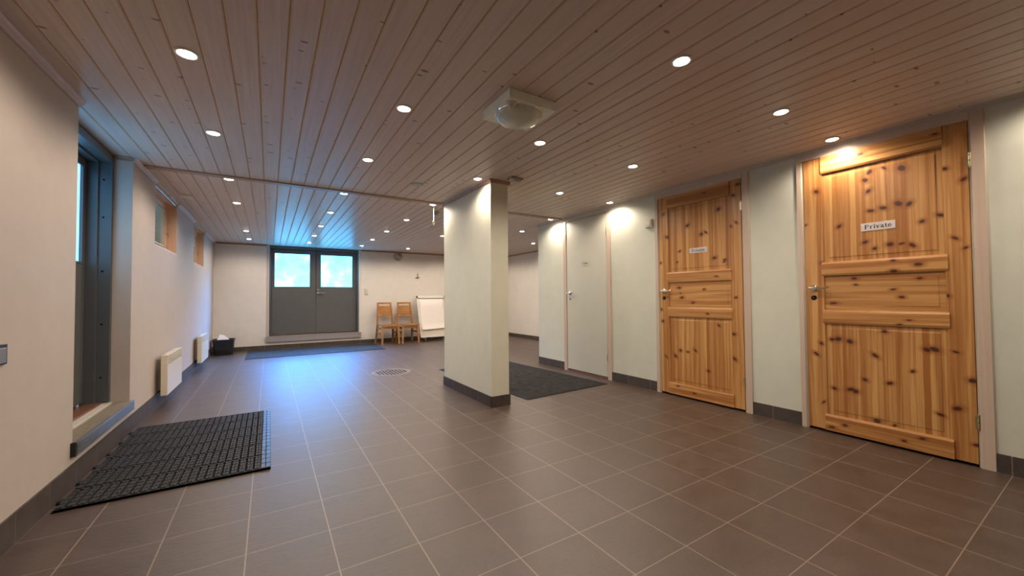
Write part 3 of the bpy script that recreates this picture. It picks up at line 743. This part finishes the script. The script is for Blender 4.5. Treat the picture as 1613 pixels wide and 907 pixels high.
# ------------------------------------------------------------------ downlights
proto = None
LIGHTS = []
for x in (-.318, .652, 1.62, 2.583):
    for y in (.02, 1.09, 2.205, 3.175, 4.325, 5.36, 6.44, 7.48, 8.45):  # nearest row is unseen, added to brighten the right wall
        if (y < 2 and x < 1) or (x < 0 and y == 6.44): continue
        LIGHTS.append((x, y))
for x, ys in ((3.35, (.02, 1.10, 3.205, 4.32)), (3.545, (5.35, 6.44, 7.48, 8.45)), (4.54, (5.35, 6.44, 7.48, 8.45))):  # nearest lamp by the right wall likewise unseen and added
    for y in ys: LIGHTS.append((x, y))
VIS = {(-.318,2.205):'recessed spotlight nearest the top left corner of the picture',
 (-.318,3.175):'recessed spotlight second from the camera along the left wall, level with the grey side door',
 (-.318,4.325):'recessed spotlight on the left wall row touching the timber strip across the ceiling',
 (-.318,5.36):'left wall row spotlight just beyond the timber strip, level with the near high window',
 (-.318,7.48):'recessed spotlight on the left wall row, next to last before the back wall',
 (-.318,8.45):'last recessed spotlight of the left wall row, by the back wall above the black tub',
 (.652,2.205):'recessed spotlight nearest the camera left of the square ceiling lamp',
 (.652,3.175):'recessed spotlight left of centre just before the timber strip across the ceiling',
 (.652,4.325):'recessed spotlight touching the timber strip in line with the double door',
 (.652,5.36):'recessed spotlight just beyond the timber strip in line with the double door',
 (.652,6.44):'third spotlight beyond the near ceiling section, in the blue-lit boards before the double door',
 (.652,7.48):'next to last spotlight in the blue-lit boards before the double door',
 (.652,8.45):'last spotlight right in front of the grey double door',
 (1.62,1.09):'large bright spotlight near the top edge, to the right of the square ceiling lamp',
 (1.62,2.205):'spotlight just beyond the square ceiling lamp, on the pillar side',
 (1.62,3.175):'spotlight directly beside the near top corner of the pillar',
 (1.62,4.325):'spotlight at the far top corner of the pillar above the hanging pull cord',
 (1.62,5.36):'first spotlight beyond the pull cord, left of the pillar',
 (1.62,6.44):'second spotlight beyond the pull cord on the way to the back wall',
 (1.62,7.48):'third spotlight beyond the pull cord, right of the double door',
 (1.62,8.45):'last spotlight before the back wall just right of the double door',
 (2.583,1.09):'spotlight between the camera and the second pine door, one row in from the right wall',
 (2.583,2.205):'spotlight right of the pillar, above the floor before the second pine door',
 (2.583,3.175):'spotlight over the near part of the charcoal mat, right of the pillar',
 (2.583,6.44):'spotlight half hidden by the left edge of the pillar, over the chairs side',
 (2.583,8.45):'last spotlight before the back wall above the flip chart and round vent',
 (3.35,1.10):'spotlight shining on the top of the nearest pine door',
 (3.35,3.205):'spotlight throwing a warm fan beside the small cream wall box',
 (3.35,4.32):'spotlight throwing a warm fan on the end of the right wall beyond the white door',
 (3.545,5.35):'nearer of the two spotlights in the far alcove behind the end of the right wall',
 (4.54,6.44):'farther of the two spotlights in the far alcove behind the end of the right wall'}
def make_downlight():
    root = empty('recessed_spotlight', (0, 0, ZC))
    r = MB(); r.lathe((0, 0, 0), [(.034, -.001), (.036, -.006), (.043, -.006), (.047, -.002), (.047, .000)], 28); 
    r.build('trim_ring', M['white'], root, smooth=True, local=True)
    l = MB(); l.lathe((0, 0, 0), [(0, -.012), (.018, -.0105), (.030, -.0065), (.034, -.0005)], 24); l.build('lens', M['lens'], root, smooth=True, local=True)
    return root
ld = bpy.data.lights.new('spotlight_beam', 'SPOT'); ld.energy = SPOT_POWER; ld.color = SPOT_COLOR
ld.spot_size = math.radians(166); ld.spot_blend = 0.55; ld.shadow_soft_size = .03
for (x, y) in LIGHTS:
    lab = VIS.get((x, y))
    if lab:
        if proto is None: proto = make_downlight(); o = proto
        else: o = copy_tree(proto)
        o.location = (x, y, ZC); tag(o, lab, 'spotlight', 'recessed spotlights in the board ceiling')
    lo = bpy.data.objects.new('spotlight_beam', ld); COL.objects.link(lo); lo.location = (x, y, ZC-.03)

# ------------------------------------------------------------------ square ceiling lamp
root = empty('ceiling_lamp', (1.205, 1.845, ZC)); tag(root, 'square white ceiling lamp with a frosted glass dome and a small sensor', 'ceiling lamp')
MB().box(1.055, 1.360, 1.695, 1.995, 2.045, ZC-.001).build('lamp_base', simple('cream_lamp_enamel', (.86, .90, .78), .35), root, bevel=.003)
d = MB(); cx, cy, R_ = 1.205, 1.842, .134
prof = [(R_*math.cos(t), -.058*math.sin(t)) for t in [PI/2*i/10 for i in range(10, -1, -1)]]
d.lathe((cx, cy, 2.043), prof, 40); d.build('glass_dome', M['domeglass'], root, smooth=True)
d = MB(); d.lathe((cx, cy, 2.045), [(R_, -.004), (R_+.004, -.005), (R_+.006, 0)], 40); d.build('dome_ring', M['chrome'], root, smooth=True)
d = MB(); sx, sy = 1.090, 1.738; d.lathe((sx, sy, 2.045), [(0, -.040), (.010, -.039), (.017, -.028), (.018, -.012), (.026, -.009), (.028, 0)], 24); d.build('motion_sensor', M['white'], root, smooth=True)

# ------------------------------------------------------------------ other ceiling fittings
d = MB(); d.lathe((1.20, 3.63, ZC), [(0, -.014), (.045, -.013), (.058, -.008), (.060, 0)], 32)
tag(d.build('ceiling_disc', simple('pale_green_white_plastic', (.45, .47, .40), .4), smooth=True), 'round flat white cover on the ceiling left of the pillar', 'ceiling cover')
root = empty('sensor_fitting', (1.88, 2.96, ZC)); tag(root, 'small sensor fitting on the ceiling in front of the pillar top', 'sensor')
MB().prism([(1.85, 2.94), (1.98, 2.96), (1.99, 3.03), (1.86, 3.04)], 'z', ZC-.012, ZC-.0005).build('mount_plate', simple('dull_brown_plastic', (.22, .19, .15), .5), root)
d = MB(); d.lathe((1.872, 2.985, ZC-.012), [(0, -.036), (.012, -.034), (.020, -.020), (.021, 0)], 20); d.build('sensor_eye', M['white'], root, smooth=True)
root = empty('round_detector', (1.83, 4.72, ZC)); tag(root, 'small grey detector on the ceiling behind the far corner of the pillar', 'sensor')
d = MB(); d.lathe((1.80, 4.70, ZC), [(.020, -.040), (.026, -.030), (.030, -.01), (.045, -.006), (.045, 0)], 24); d.build('detector_body', simple('grey_plastic', (.30, .30, .30), .4), root, smooth=True)
d = MB(); d.lathe((1.80, 4.70, ZC), [(0, -.048), (.012, -.045), (.018, -.041), (.018, -.040)], 24); d.build('detector_eye', M['white'], root, smooth=True)
root = empty('pull_cord', (1.655, 4.40, ZC)); tag(root, 'thin white pull cord with a loop hanging by the pillar', 'cord')
d = MB(); d.tube([(1.655, 4.40, ZC-.001), (1.656, 4.40, 2.0), (1.655, 4.40, 1.915)], .0035, 8); d.build('cord', M['white'], root)
d = MB(); d.tube([(1.655+.013*math.sin(a), 4.40, 1.902+.016*math.cos(a)) for a in [2*PI*i/16 for i in range(17)]], .0035, 8); d.lathe((1.655, 4.40, 1.866), [(0, 0), (.007, .004), (.008, .012), (.003, .022)], 12)
d.build('loop', M['brass'], root, smooth=True)
root = empty('air_vent', (-.745, 5.26, ZC)); tag(root, 'small white rectangular air vent on the ceiling by the near high window', 'air vent')
MB().box(-.80, -.69, 5.19, 5.33, ZC-.018, ZC-.0005).build('vent_cover', M['white'], root, bevel=.004)
root = empty('exhaust_valve', (2.575, YB, 2.0)); tag(root, 'round brushed metal valve high on the back wall above the chairs', 'air valve')
d = MB(); d.lathe((2.575, YB, 1.99), [(0, -.035), (.03, -.034), (.075, -.025), (.088, -.012), (.098, -.010), (.104, 0)], 36, 'y'); d.build('valve_plate', simple('brushed_bronze_metal', (.40, .34, .28), .3, .7), root, smooth=True)
MB().bar((2.515, YB-.037, 2.055), (2.615, YB-.037, 1.925), .010, .016, (0, 1, 0)).build('highlight_bar', M['white'], root, bevel=.002)  # white bar added for the diagonal highlight on the metal

# ------------------------------------------------------------------ wall fittings
root = empty('wall_box', (XR, 2.765, 1.74)); tag(root, 'small cream control box on the right wall beside the second pine door', 'control box')
MB().box(XR-.022, XR-.0005, 2.722, 2.812, 1.748, 1.836).build('box_body', simple('cream_plastic', (.60, .58, .47), .4), root, bevel=.004)
MB().box(XR-.026, XR-.022, 2.737, 2.790, 1.768, 1.820).build('box_button', simple('pale_cream_plastic', (.66, .64, .53), .35), root, bevel=.003)
root = empty('light_switch', (1.855, YB, 1.09)); tag(root, 'white stacked light switch and socket right of the double door', 'light switch')
MB().box(1.825, 1.898, YB-.012, YB-.0005, 1.085, 1.240).build('switch_plate', M['white'], root, bevel=.003)
for z in (1.125, 1.200):
    MB().box(1.838, 1.885, YB-.018, YB-.012, z-.028, z+.028).build('switch_rocker', simple('ivory_plastic', (.6, .56, .5), .35), root, bevel=.003)
root = empty('wall_hook', (3.05, YB, 1.50)); tag(root, 'small dark hook bracket alone high on the back wall above the flip chart', 'hook')
MB().box(3.040, 3.062, YB-.010, YB-.0005, 1.500, 1.600).build('bracket', simple('taupe_metal', (.30, .26, .21), .5), root, bevel=.002)
MB().box(3.005, 3.085, YB-.040, YB-.0105, 1.497, 1.512).build('shelf', simple('taupe_metal_dark', (.26, .22, .18), .5), root, bevel=.002)
root = empty('wall_plate', (XL, 2.345, .74)); tag(root, 'dark framed metal wall plate cut by the left edge of the picture', 'wall plate')
MB().box(XL+.0005, XL+.008, 2.30, 2.395, .755, .835).build('plate_frame', M['black'], root, bevel=.002)
MB().box(XL+.008, XL+.012, 2.312, 2.380, .762, .822).build('plate_face', M['steel'], root, bevel=.002)

# ------------------------------------------------------------------ panel heaters
def make_heater():
    root = empty('panel_heater', (0, 0, 0))
    # local: x=0 wall plane, front face at x=.095, y from 0 to .70, z .115 to .490
    b_ = MB(); xf, xb = .095, .045; z0, z1 = .115, .490; zl = .392
    b_.box(xb, xf, 0, .70, z0, zl); b_.box(xb, xf-.022, .018, .682, zl, z1-.012); b_.box(xb, xf, 0, .018, zl, z1-.012); b_.box(xb, xf, .682, .70, zl, z1-.012)
    b_.box(xb, xf, 0, .70, z1-.012, z1)
    b_.build('heater_body', M['heater'], root, bevel=.004, local=True)
    g = MB()
    for i in range(6):
        z = zl+.004+i*.0138; g.hexa([(xf-.018, .018, z+.004), (xf+.000, .018, z), (xf+.000, .682, z), (xf-.018, .682, z+.004)], [(xf-.018, .018, z+.007), (xf+.000, .018, z+.006), (xf+.000, .682, z+.006), (xf-.018, .682, z+.007)])
    g.build('louvre', M['heater'], root, local=True)
    for q in (.12, .55): MB().box(.0005, xb-.001, q, q+.03, .15, .44).build('wall_bracket', M['steel'], root, local=True)
    g = MB(); g.lathe((.062, .07, .490), [(.012, 0), (.012, .012), (.0, .014)], 16); g.build('thermostat_knob', M['white'], root, smooth=True, local=True)
    return root
h1 = make_heater(); h1.location = (XL, 4.80, 0); tag(h1, 'cream electric panel heater on the left wall nearer the camera, with a louvred top', 'heater', 'panel heaters on the left wall')
h2 = copy_tree(h1); h2.location = (XL, 6.96, 0); tag(h2, 'cream electric panel heater farther along the left wall near the black tub', 'heater', 'panel heaters on the left wall')

# ------------------------------------------------------------------ floor mats
def rubber_mat():
    root = empty('rubber_mat', (-.44, 3.43, 0)); tag(root, 'black ribbed rubber doormat on the tiles below the side door', 'doormat')
    x0, x1, y0, y1 = -.870, .012, 2.735, 4.135
    lat = MB(); nb = 6; bd = (y1-y0)/nb; npx = 22; px = (x1-.05-x0)/npx
    lat.box(x0+.012, x1, y0, y0+.022, .002, .012)
    for k in range(nb+1): 
        yy = y0+k*bd; lat.box(x0+.01, x1, max(y0, yy-.005), min(y1, yy+.005), .002, .013)
    for i in range(npx*2):
        xx = x0+.015+i*px/2; lat.box(xx, xx+.0035, y0, y1, .002, .009)
    rb = MB()
    for k in range(nb):
        for i in range(npx):
            xx = x0+.008+i*px+(.5*px if k % 2 else 0)*.0; ya = y0+k*bd+.010; yb = y0+(k+1)*bd-.010
            n = 9; dy = (yb-ya)/n; wdt = px*.52
            for j in range(n):
                sh = .0025 if j % 2 else 0
                for q0, q1 in ((.06, .32), (.42, .68)):
                    rb.box(xx+q0*px-sh*.6, xx+q1*px+sh*.6, ya+j*dy, ya+(j+1)*dy-.0012, .004, .017-sh*.8)
    for k in range(nb*1):
        yc = y0+(k+.5)*bd
        lat.lathe((x0+.010, yc, .004), [(.024, 0), (.026, .005), (.020, .010), (0, .011)], 14)
    rb.build('ribs', M['rib'], root); lat.build('lattice', M['rubber'], root)
    e = MB(); nb2 = 18; dy = (y1-y0)/nb2
    for k in range(nb2):
        e.box(x1-.046, x1-.026, y0+k*dy+.004, y0+(k+1)*dy-.003, .004, .016); e.box(x1-.022, x1, y0+k*dy+.004, y0+(k+1)*dy-.003, .004, .0155)
    e.build('border', M['rubber_edge'], root)
    # base film so that the mat rests on the tiles
    MB().box(x0, x1+.002, y0-.002, y1+.002, .0005, .003).build('backing', M['dark'], root)
rubber_mat()
def carpet_mat(name, cx, cy, w_, l_, rz, mat, label):
    root = empty(name, (cx, cy, 0), rz); tag(root, label, 'floor mat')
    m = MB(); nx, ny = 24, 32; h = .009
    vs = []
    rnd = random.Random(3)
    for j in range(ny+1):
        for i in range(nx+1):
            vs.append((-w_/2+.018+(w_-.036)*i/nx, -l_/2+.018+(l_-.036)*j/ny, h+rnd.uniform(-.0008, .0008)))
    m.add(vs, [(j*(nx+1)+i, j*(nx+1)+i+1, (j+1)*(nx+1)+i+1, (j+1)*(nx+1)+i) for j in range(ny) for i in range(nx)])
    m.box(-w_/2+.018, w_/2-.018, -l_/2+.018, l_/2-.018, .003, .0078)
    m.build('pile', mat, root, local=True)
    e = MB(); e.prism([(-w_/2, .0005), (-w_/2+.004, .0055), (-w_/2+.020, .0065), (-w_/2+.020, .0005)], 'y', -l_/2, l_/2)
    e.prism([(w_/2, .0005), (w_/2-.004, .0055), (w_/2-.020, .0065), (w_/2-.020, .0005)], 'y', -l_/2, l_/2)
    e.box(-w_/2+.02, w_/2-.02, -l_/2, -l_/2+.020, .0005, .0062); e.box(-w_/2+.02, w_/2-.02, l_/2-.020, l_/2, .0005, .0062)
    e.build('rubber_edge', M['rubber'], root, local=True)
    return root
carpet_mat('carpet_mat', 2.665, 4.21, 1.17, 2.02, math.radians(3.6), M['carpet'], 'dark charcoal carpet mat on the tiles behind the pillar, before the white door')
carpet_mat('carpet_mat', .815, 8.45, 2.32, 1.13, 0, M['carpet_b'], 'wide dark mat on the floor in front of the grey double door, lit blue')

# ------------------------------------------------------------------ floor drain
def drain():
    cx, cy, R_ = DR; root = empty('floor_drain', (cx, cy, 0)); tag(root, 'round cast metal floor drain grating in the tiles left of the pillar', 'floor drain')
    r = MB(); n = 48
    for (ra, rb_, z0, z1) in ((R_-.024, R_-.002, -.02, .002),):
        vs = []
        for rr, zz in ((ra, z0), (ra, z1), (rb_, z1), (rb_, z0)):
            vs += [(cx+rr*math.cos(2*PI*k/n), cy+rr*math.sin(2*PI*k/n), zz) for k in range(n)]
        r.add(vs, [(a*n+k, a*n+(k+1) % n, ((a+1) % 4)*n+(k+1) % n, ((a+1) % 4)*n+k) for a in range(4) for k in range(n)])
    r.build('rim', M['drainrim'], root)
    g = MB(); rr = R_-.028; sx, sy, bx, by = .043, .088, .0075, .0105
    def plate(x0, x1, y0, y1):
        v = [(x0,y0,-.004),(x1,y0,-.004),(x1,y1,-.004),(x0,y1,-.004),(x0,y0,0),(x1,y0,0),(x1,y1,0),(x0,y1,0)]
        g.add(v, [(4,5,6,7)], 0); g.add(v, [(0,1,5,4),(1,2,6,5),(2,3,7,6),(3,0,4,7)], 1)  # hole sides dark: shade of deep holes put into their colour
    cols = [cx+(k+.5)*sx for k in range(-6, 6)]
    for c in cols:
        hl = math.sqrt(max(0, rr*rr-(c-cx)**2)); plate(c-bx, c+bx, cy-hl, cy+hl)
    for k in range(-3, 3):
        c = cy+(k+.5)*sy; hl = math.sqrt(max(0, rr*rr-(c-cy)**2))
        xs = [cx-hl]+[q for c0 in cols if abs(c0-cx) < hl for q in (c0-bx, c0+bx)]+[cx+hl]
        for a in range(0, len(xs), 2):
            if xs[a+1] > xs[a]: plate(xs[a], xs[a+1], c-by, c+by)
    ra = rr-.022; vs = []
    for q, zz in ((ra, -.004), (ra, .0006), (rr+.003, .0006), (rr+.003, -.004)):
        vs += [(cx+q*math.cos(2*PI*k/n), cy+q*math.sin(2*PI*k/n), zz) for k in range(n)]
    g.add(vs, [(a*n+k, a*n+(k+1) % n, ((a+1) % 4)*n+(k+1) % n, ((a+1) % 4)*n+k) for a in range(4) for k in range(n)])
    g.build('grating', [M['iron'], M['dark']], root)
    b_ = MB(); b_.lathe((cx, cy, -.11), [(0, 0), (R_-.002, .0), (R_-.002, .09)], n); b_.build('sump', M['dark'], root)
drain()

# ------------------------------------------------------------------ black tub with paper
root = empty('black_tub', (-.70, 8.86, 0)); tag(root, 'black plastic tub with a rolled rim in the left back corner', 'tub')
def ring(hx, hy, z, r=.04, n=6):
    pts = []
    for sx, sy, a0 in ((1, 1, 0), (-1, 1, 90), (-1, -1, 180), (1, -1, 270)):
        for i in range(n+1):
            a = math.radians(a0+90*i/n); pts.append((-.70+sx*(hx-r)+r*math.cos(a), 8.86+sy*(hy-r)+r*math.sin(a), z))
    return pts
def loft(m, rings, cap0=True, cap1=True):
    n = len(rings[0]); vs = [p for r in rings for p in r]
    fs = [(i*n+k, i*n+(k+1) % n, (i+1)*n+(k+1) % n, (i+1)*n+k) for i in range(len(rings)-1) for k in range(n)]
    if cap0: fs.append(tuple(reversed(range(n))))
    if cap1: fs.append(tuple(range((len(rings)-1)*n, len(rings)*n)))
    m.add(vs, fs)
m = MB(); loft(m, [ring(.135, .12, .001), ring(.14, .125, .02), ring(.158, .142, .255), ring(.158, .142, .275), ring(.150, .134, .275), ring(.150, .134, .10)])
m.build('tub_body', M['black'], root, smooth=True)
m = MB(); loft(m, [ring(.159, .143, .262), ring(.172, .156, .264), ring(.174, .158, .276), ring(.168, .152, .282), ring(.152, .136, .282), ring(.151, .135, .262)], False, False); m.build('rim', M['black'], root, smooth=True)
m = MB(); m.tube([(-.862, 8.80, .27), (-.872, 8.79, .20), (-.872, 8.79, .12), (-.862, 8.80, .06)], .005, 8); m.build('handle', M['steel'], root, smooth=True)
m = MB(); m.add([(-.80, 8.78, .262), (-.60, 8.76, .270), (-.63, 8.96, .262), (-.79, 8.95, .262), (-.765, 8.84, .372), (-.70, 8.86, .355)],
      [(0, 1, 5, 4), (1, 2, 5), (2, 3, 4, 5), (3, 0, 4), (0, 3, 2, 1)])
o = m.build('crumpled_paper', simple('white_paper', (.75, .70, .66), .8), bevel=.004); tag(o, 'white folded paper poking out of the black tub', 'paper')

# ------------------------------------------------------------------ wooden chairs
def make_chair():
    root = empty('wooden_chair', (0, 0, 0))
    W_ = M['chair_wood']; mk = lambda m, n, mat=W_, bv=.003: m.build(n, mat, root, bevel=bv, local=True)
    # faces -y; origin at the floor below the seat centre
    for sx in (-1, 1):
        m = MB(); m.bar((sx*.185, -.205, 0), (sx*.172, -.180, .405), .034, .036, (0, 1, 0), a2=.044, b2=.044); mk(m, 'leg', M['chair_pale'])  # front legs paler: the light on them put into the wood colour
        m = MB(); m.bar((sx*.195, .245, 0), (sx*.172, .165, .42), .036, .040, (0, 1, 0), a2=.040, b2=.045)
        mk(m, 'leg')
        m = MB(); m.bar((sx*.172, .165, .40), (sx*.142, .245, .912), .042, .032, (0, 1, 0), a2=.036, b2=.026); mk(m, 'back_post')
        m = MB(); m.bar((sx*.177, -.185, .345), (sx*.177, .185, .345), .022, .055, (0, 0, 1)); mk(m, 'side_apron')
        m = MB(); m.bar((sx*.184, -.19, .245), (sx*.184, .205, .245), .018, .034, (0, 0, 1)); mk(m, 'stretcher')
    m = MB(); m.bar((-.16, -.178, .365), (.16, -.178, .365), .022, .055, (0, 0, 1)); mk(m, 'front_apron')
    # dished seat
    m = MB(); nx, ny = 12, 8; top = []; bot = []
    for j in range(ny+1):
        for i in range(nx+1):
            u = -1+2*i/nx; v = j/ny; hw = .212-.022*v; y = -.215+.40*v
            z = .420-.012*(1-u*u)+.004*(1-v)
            top.append((u*hw, y, z+.006)); bot.append((u*hw, y, z-.016))
    n = len(top); q = lambda i, j: j*(nx+1)+i
    fs = [(q(i, j), q(i+1, j), q(i+1, j+1), q(i, j+1)) for j in range(ny) for i in range(nx)]
    fs2 = [tuple(n+k for k in reversed(f)) for f in fs]
    per = [q(i, 0) for i in range(nx+1)]+[q(nx, j) for j in range(1, ny+1)]+[q(i, ny) for i in range(nx-1, -1, -1)]+[q(0, j) for j in range(ny-1, 0, -1)]
    fs3 = [(per[k], n+per[k], n+per[(k+1) % len(per)], per[(k+1) % len(per)]) for k in range(len(per))]
    m.add(top+bot, fs+fs2+fs3); m.build('seat', M['chair_pale'], root, smooth=True, local=True)
    yb = lambda z: .165+(z-.40)*.080/.512
    xb = lambda z: .172-(z-.40)*.030/.512
    def rail(z0, z1, th, name, dy=0):
        r = MB(); a, c = xb(z0)-.012, xb(z1)-.012
        r.hexa([(-a, yb(z0)-th/2+dy, z0), (a, yb(z0)-th/2+dy, z0), (a, yb(z0)+th/2+dy, z0), (-a, yb(z0)+th/2+dy, z0)],
               [(-c, yb(z1)-th/2+dy, z1), (c, yb(z1)-th/2+dy, z1), (c, yb(z1)+th/2+dy, z1), (-c, yb(z1)+th/2+dy, z1)])
        mk(r, name, bv=.002)
    rail(.872, .914, .026, 'top_rail'); rail(.590, .628, .024, 'lower_rail'); rail(.642, .725, .012, 'back_slat'); rail(.729, .838, .012, 'back_slat')
    return root
c1 = make_chair(); c1.location = (2.235, 8.80, 0); c1.rotation_euler = (0, 0, math.radians(4)); tag(c1, 'honey brown wooden chair nearer the double door, its back to the rear wall', 'chair', 'wooden chairs against the back wall')
c2 = copy_tree(c1); c2.location = (2.68, 8.80, 0); c2.rotation_euler = (0, 0, math.radians(3)); tag(c2, 'honey brown wooden chair standing next to the flip chart', 'chair', 'wooden chairs against the back wall')

# ------------------------------------------------------------------ flip chart
root = empty('flip_chart', (3.29, 8.85, 0)); tag(root, 'white flip chart easel on castors leaning towards the back wall, half behind the pillar', 'flip chart')
def on(z, d=0): return 8.76+(z-.1)*.33-d
def slab(x0, x1, z0, z1, d0, d1):
    m = MB(); m.hexa([(x0, on(z0, d1), z0), (x1, on(z0, d1), z0), (x1, on(z0, d0), z0), (x0, on(z0, d0), z0)], [(x0, on(z1, d1), z1), (x1, on(z1, d1), z1), (x1, on(z1, d0), z1), (x0, on(z1, d0), z1)]); return m
slab(2.985, 3.665, .105, 1.06, -.012, .006).build('board', M['board'], root, bevel=.002)
for a in (2.972, 3.660): slab(a, a+.020, .100, 1.07, -.016, .012).build('side_rail', M['white'], root, bevel=.003)
slab(2.985, 3.668, .092, .112, -.016, .014).build('bottom_rail', M['white'], root, bevel=.003)
slab(2.985, 3.668, 1.000, 1.065, -.016, .030).build('clamp_bar', M['white'], root, bevel=.008)
for x in (2.978, 3.668):
    k = MB(); k.lathe((x, on(1.035, .03), 1.035), [(.022, -.014), (.026, -.008), (.026, .012), (.02, .016)], 20, 'x'); k.build('knob', simple('dark_knob_plastic', (.12, .11, .10), .4), root, smooth=True)
# paper pad with a curling lower edge
m = MB(); nx = 10; rows = [1.0, .8, .6, .42, .34, .29, .265]; vs = []
for z in rows:
    for i in range(nx+1):
        u = i/nx; curl = max(0, (.36-z))*.55*(1-.55*u); vs.append((3.02+.62*u, on(z, .009+curl), z-.0*u+(.0 if z > .3 else .025*u*u)))
m.add(vs, [(j*(nx+1)+i, j*(nx+1)+i+1, (j+1)*(nx+1)+i+1, (j+1)*(nx+1)+i) for j in range(len(rows)-1) for i in range(nx)])
pp = m.build('paper_pad', M['paper'], root, smooth=True); sd = pp.modifiers.new('solid', 'SOLIDIFY'); sd.thickness = .004
m = MB(); m.bar((3.02, 8.99, .07), (3.64, 8.99, .07), .03, .03); m.bar((3.05, 8.62, .07), (3.05, 9.05, .07), .025, .03); m.bar((3.61, 8.62, .07), (3.61, 9.05, .07), .025, .03)
m.bar((3.05, 8.99, .07), (3.05, on(.9)+.02, .9), .022, .022, (0, 1, 0)); m.bar((3.61, 8.99, .07), (3.61, on(.9)+.02, .9), .022, .022, (0, 1, 0))
m.build('base_frame', M['steel'], root, bevel=.003)
for x, y in ((3.05, 8.64), (3.61, 8.64), (3.05, 9.03), (3.61, 9.03), (3.33, 8.99)):
    k = MB(); k.lathe((x-.009, y, .024), [(.016, 0), (.024, .003), (.024, .015), (.016, .018)], 18, 'x'); k.bar((x, y, .055), (x, y, .035), .026, .01, (0, 1, 0)); k.build('castor', M['steel'], root, smooth=True)
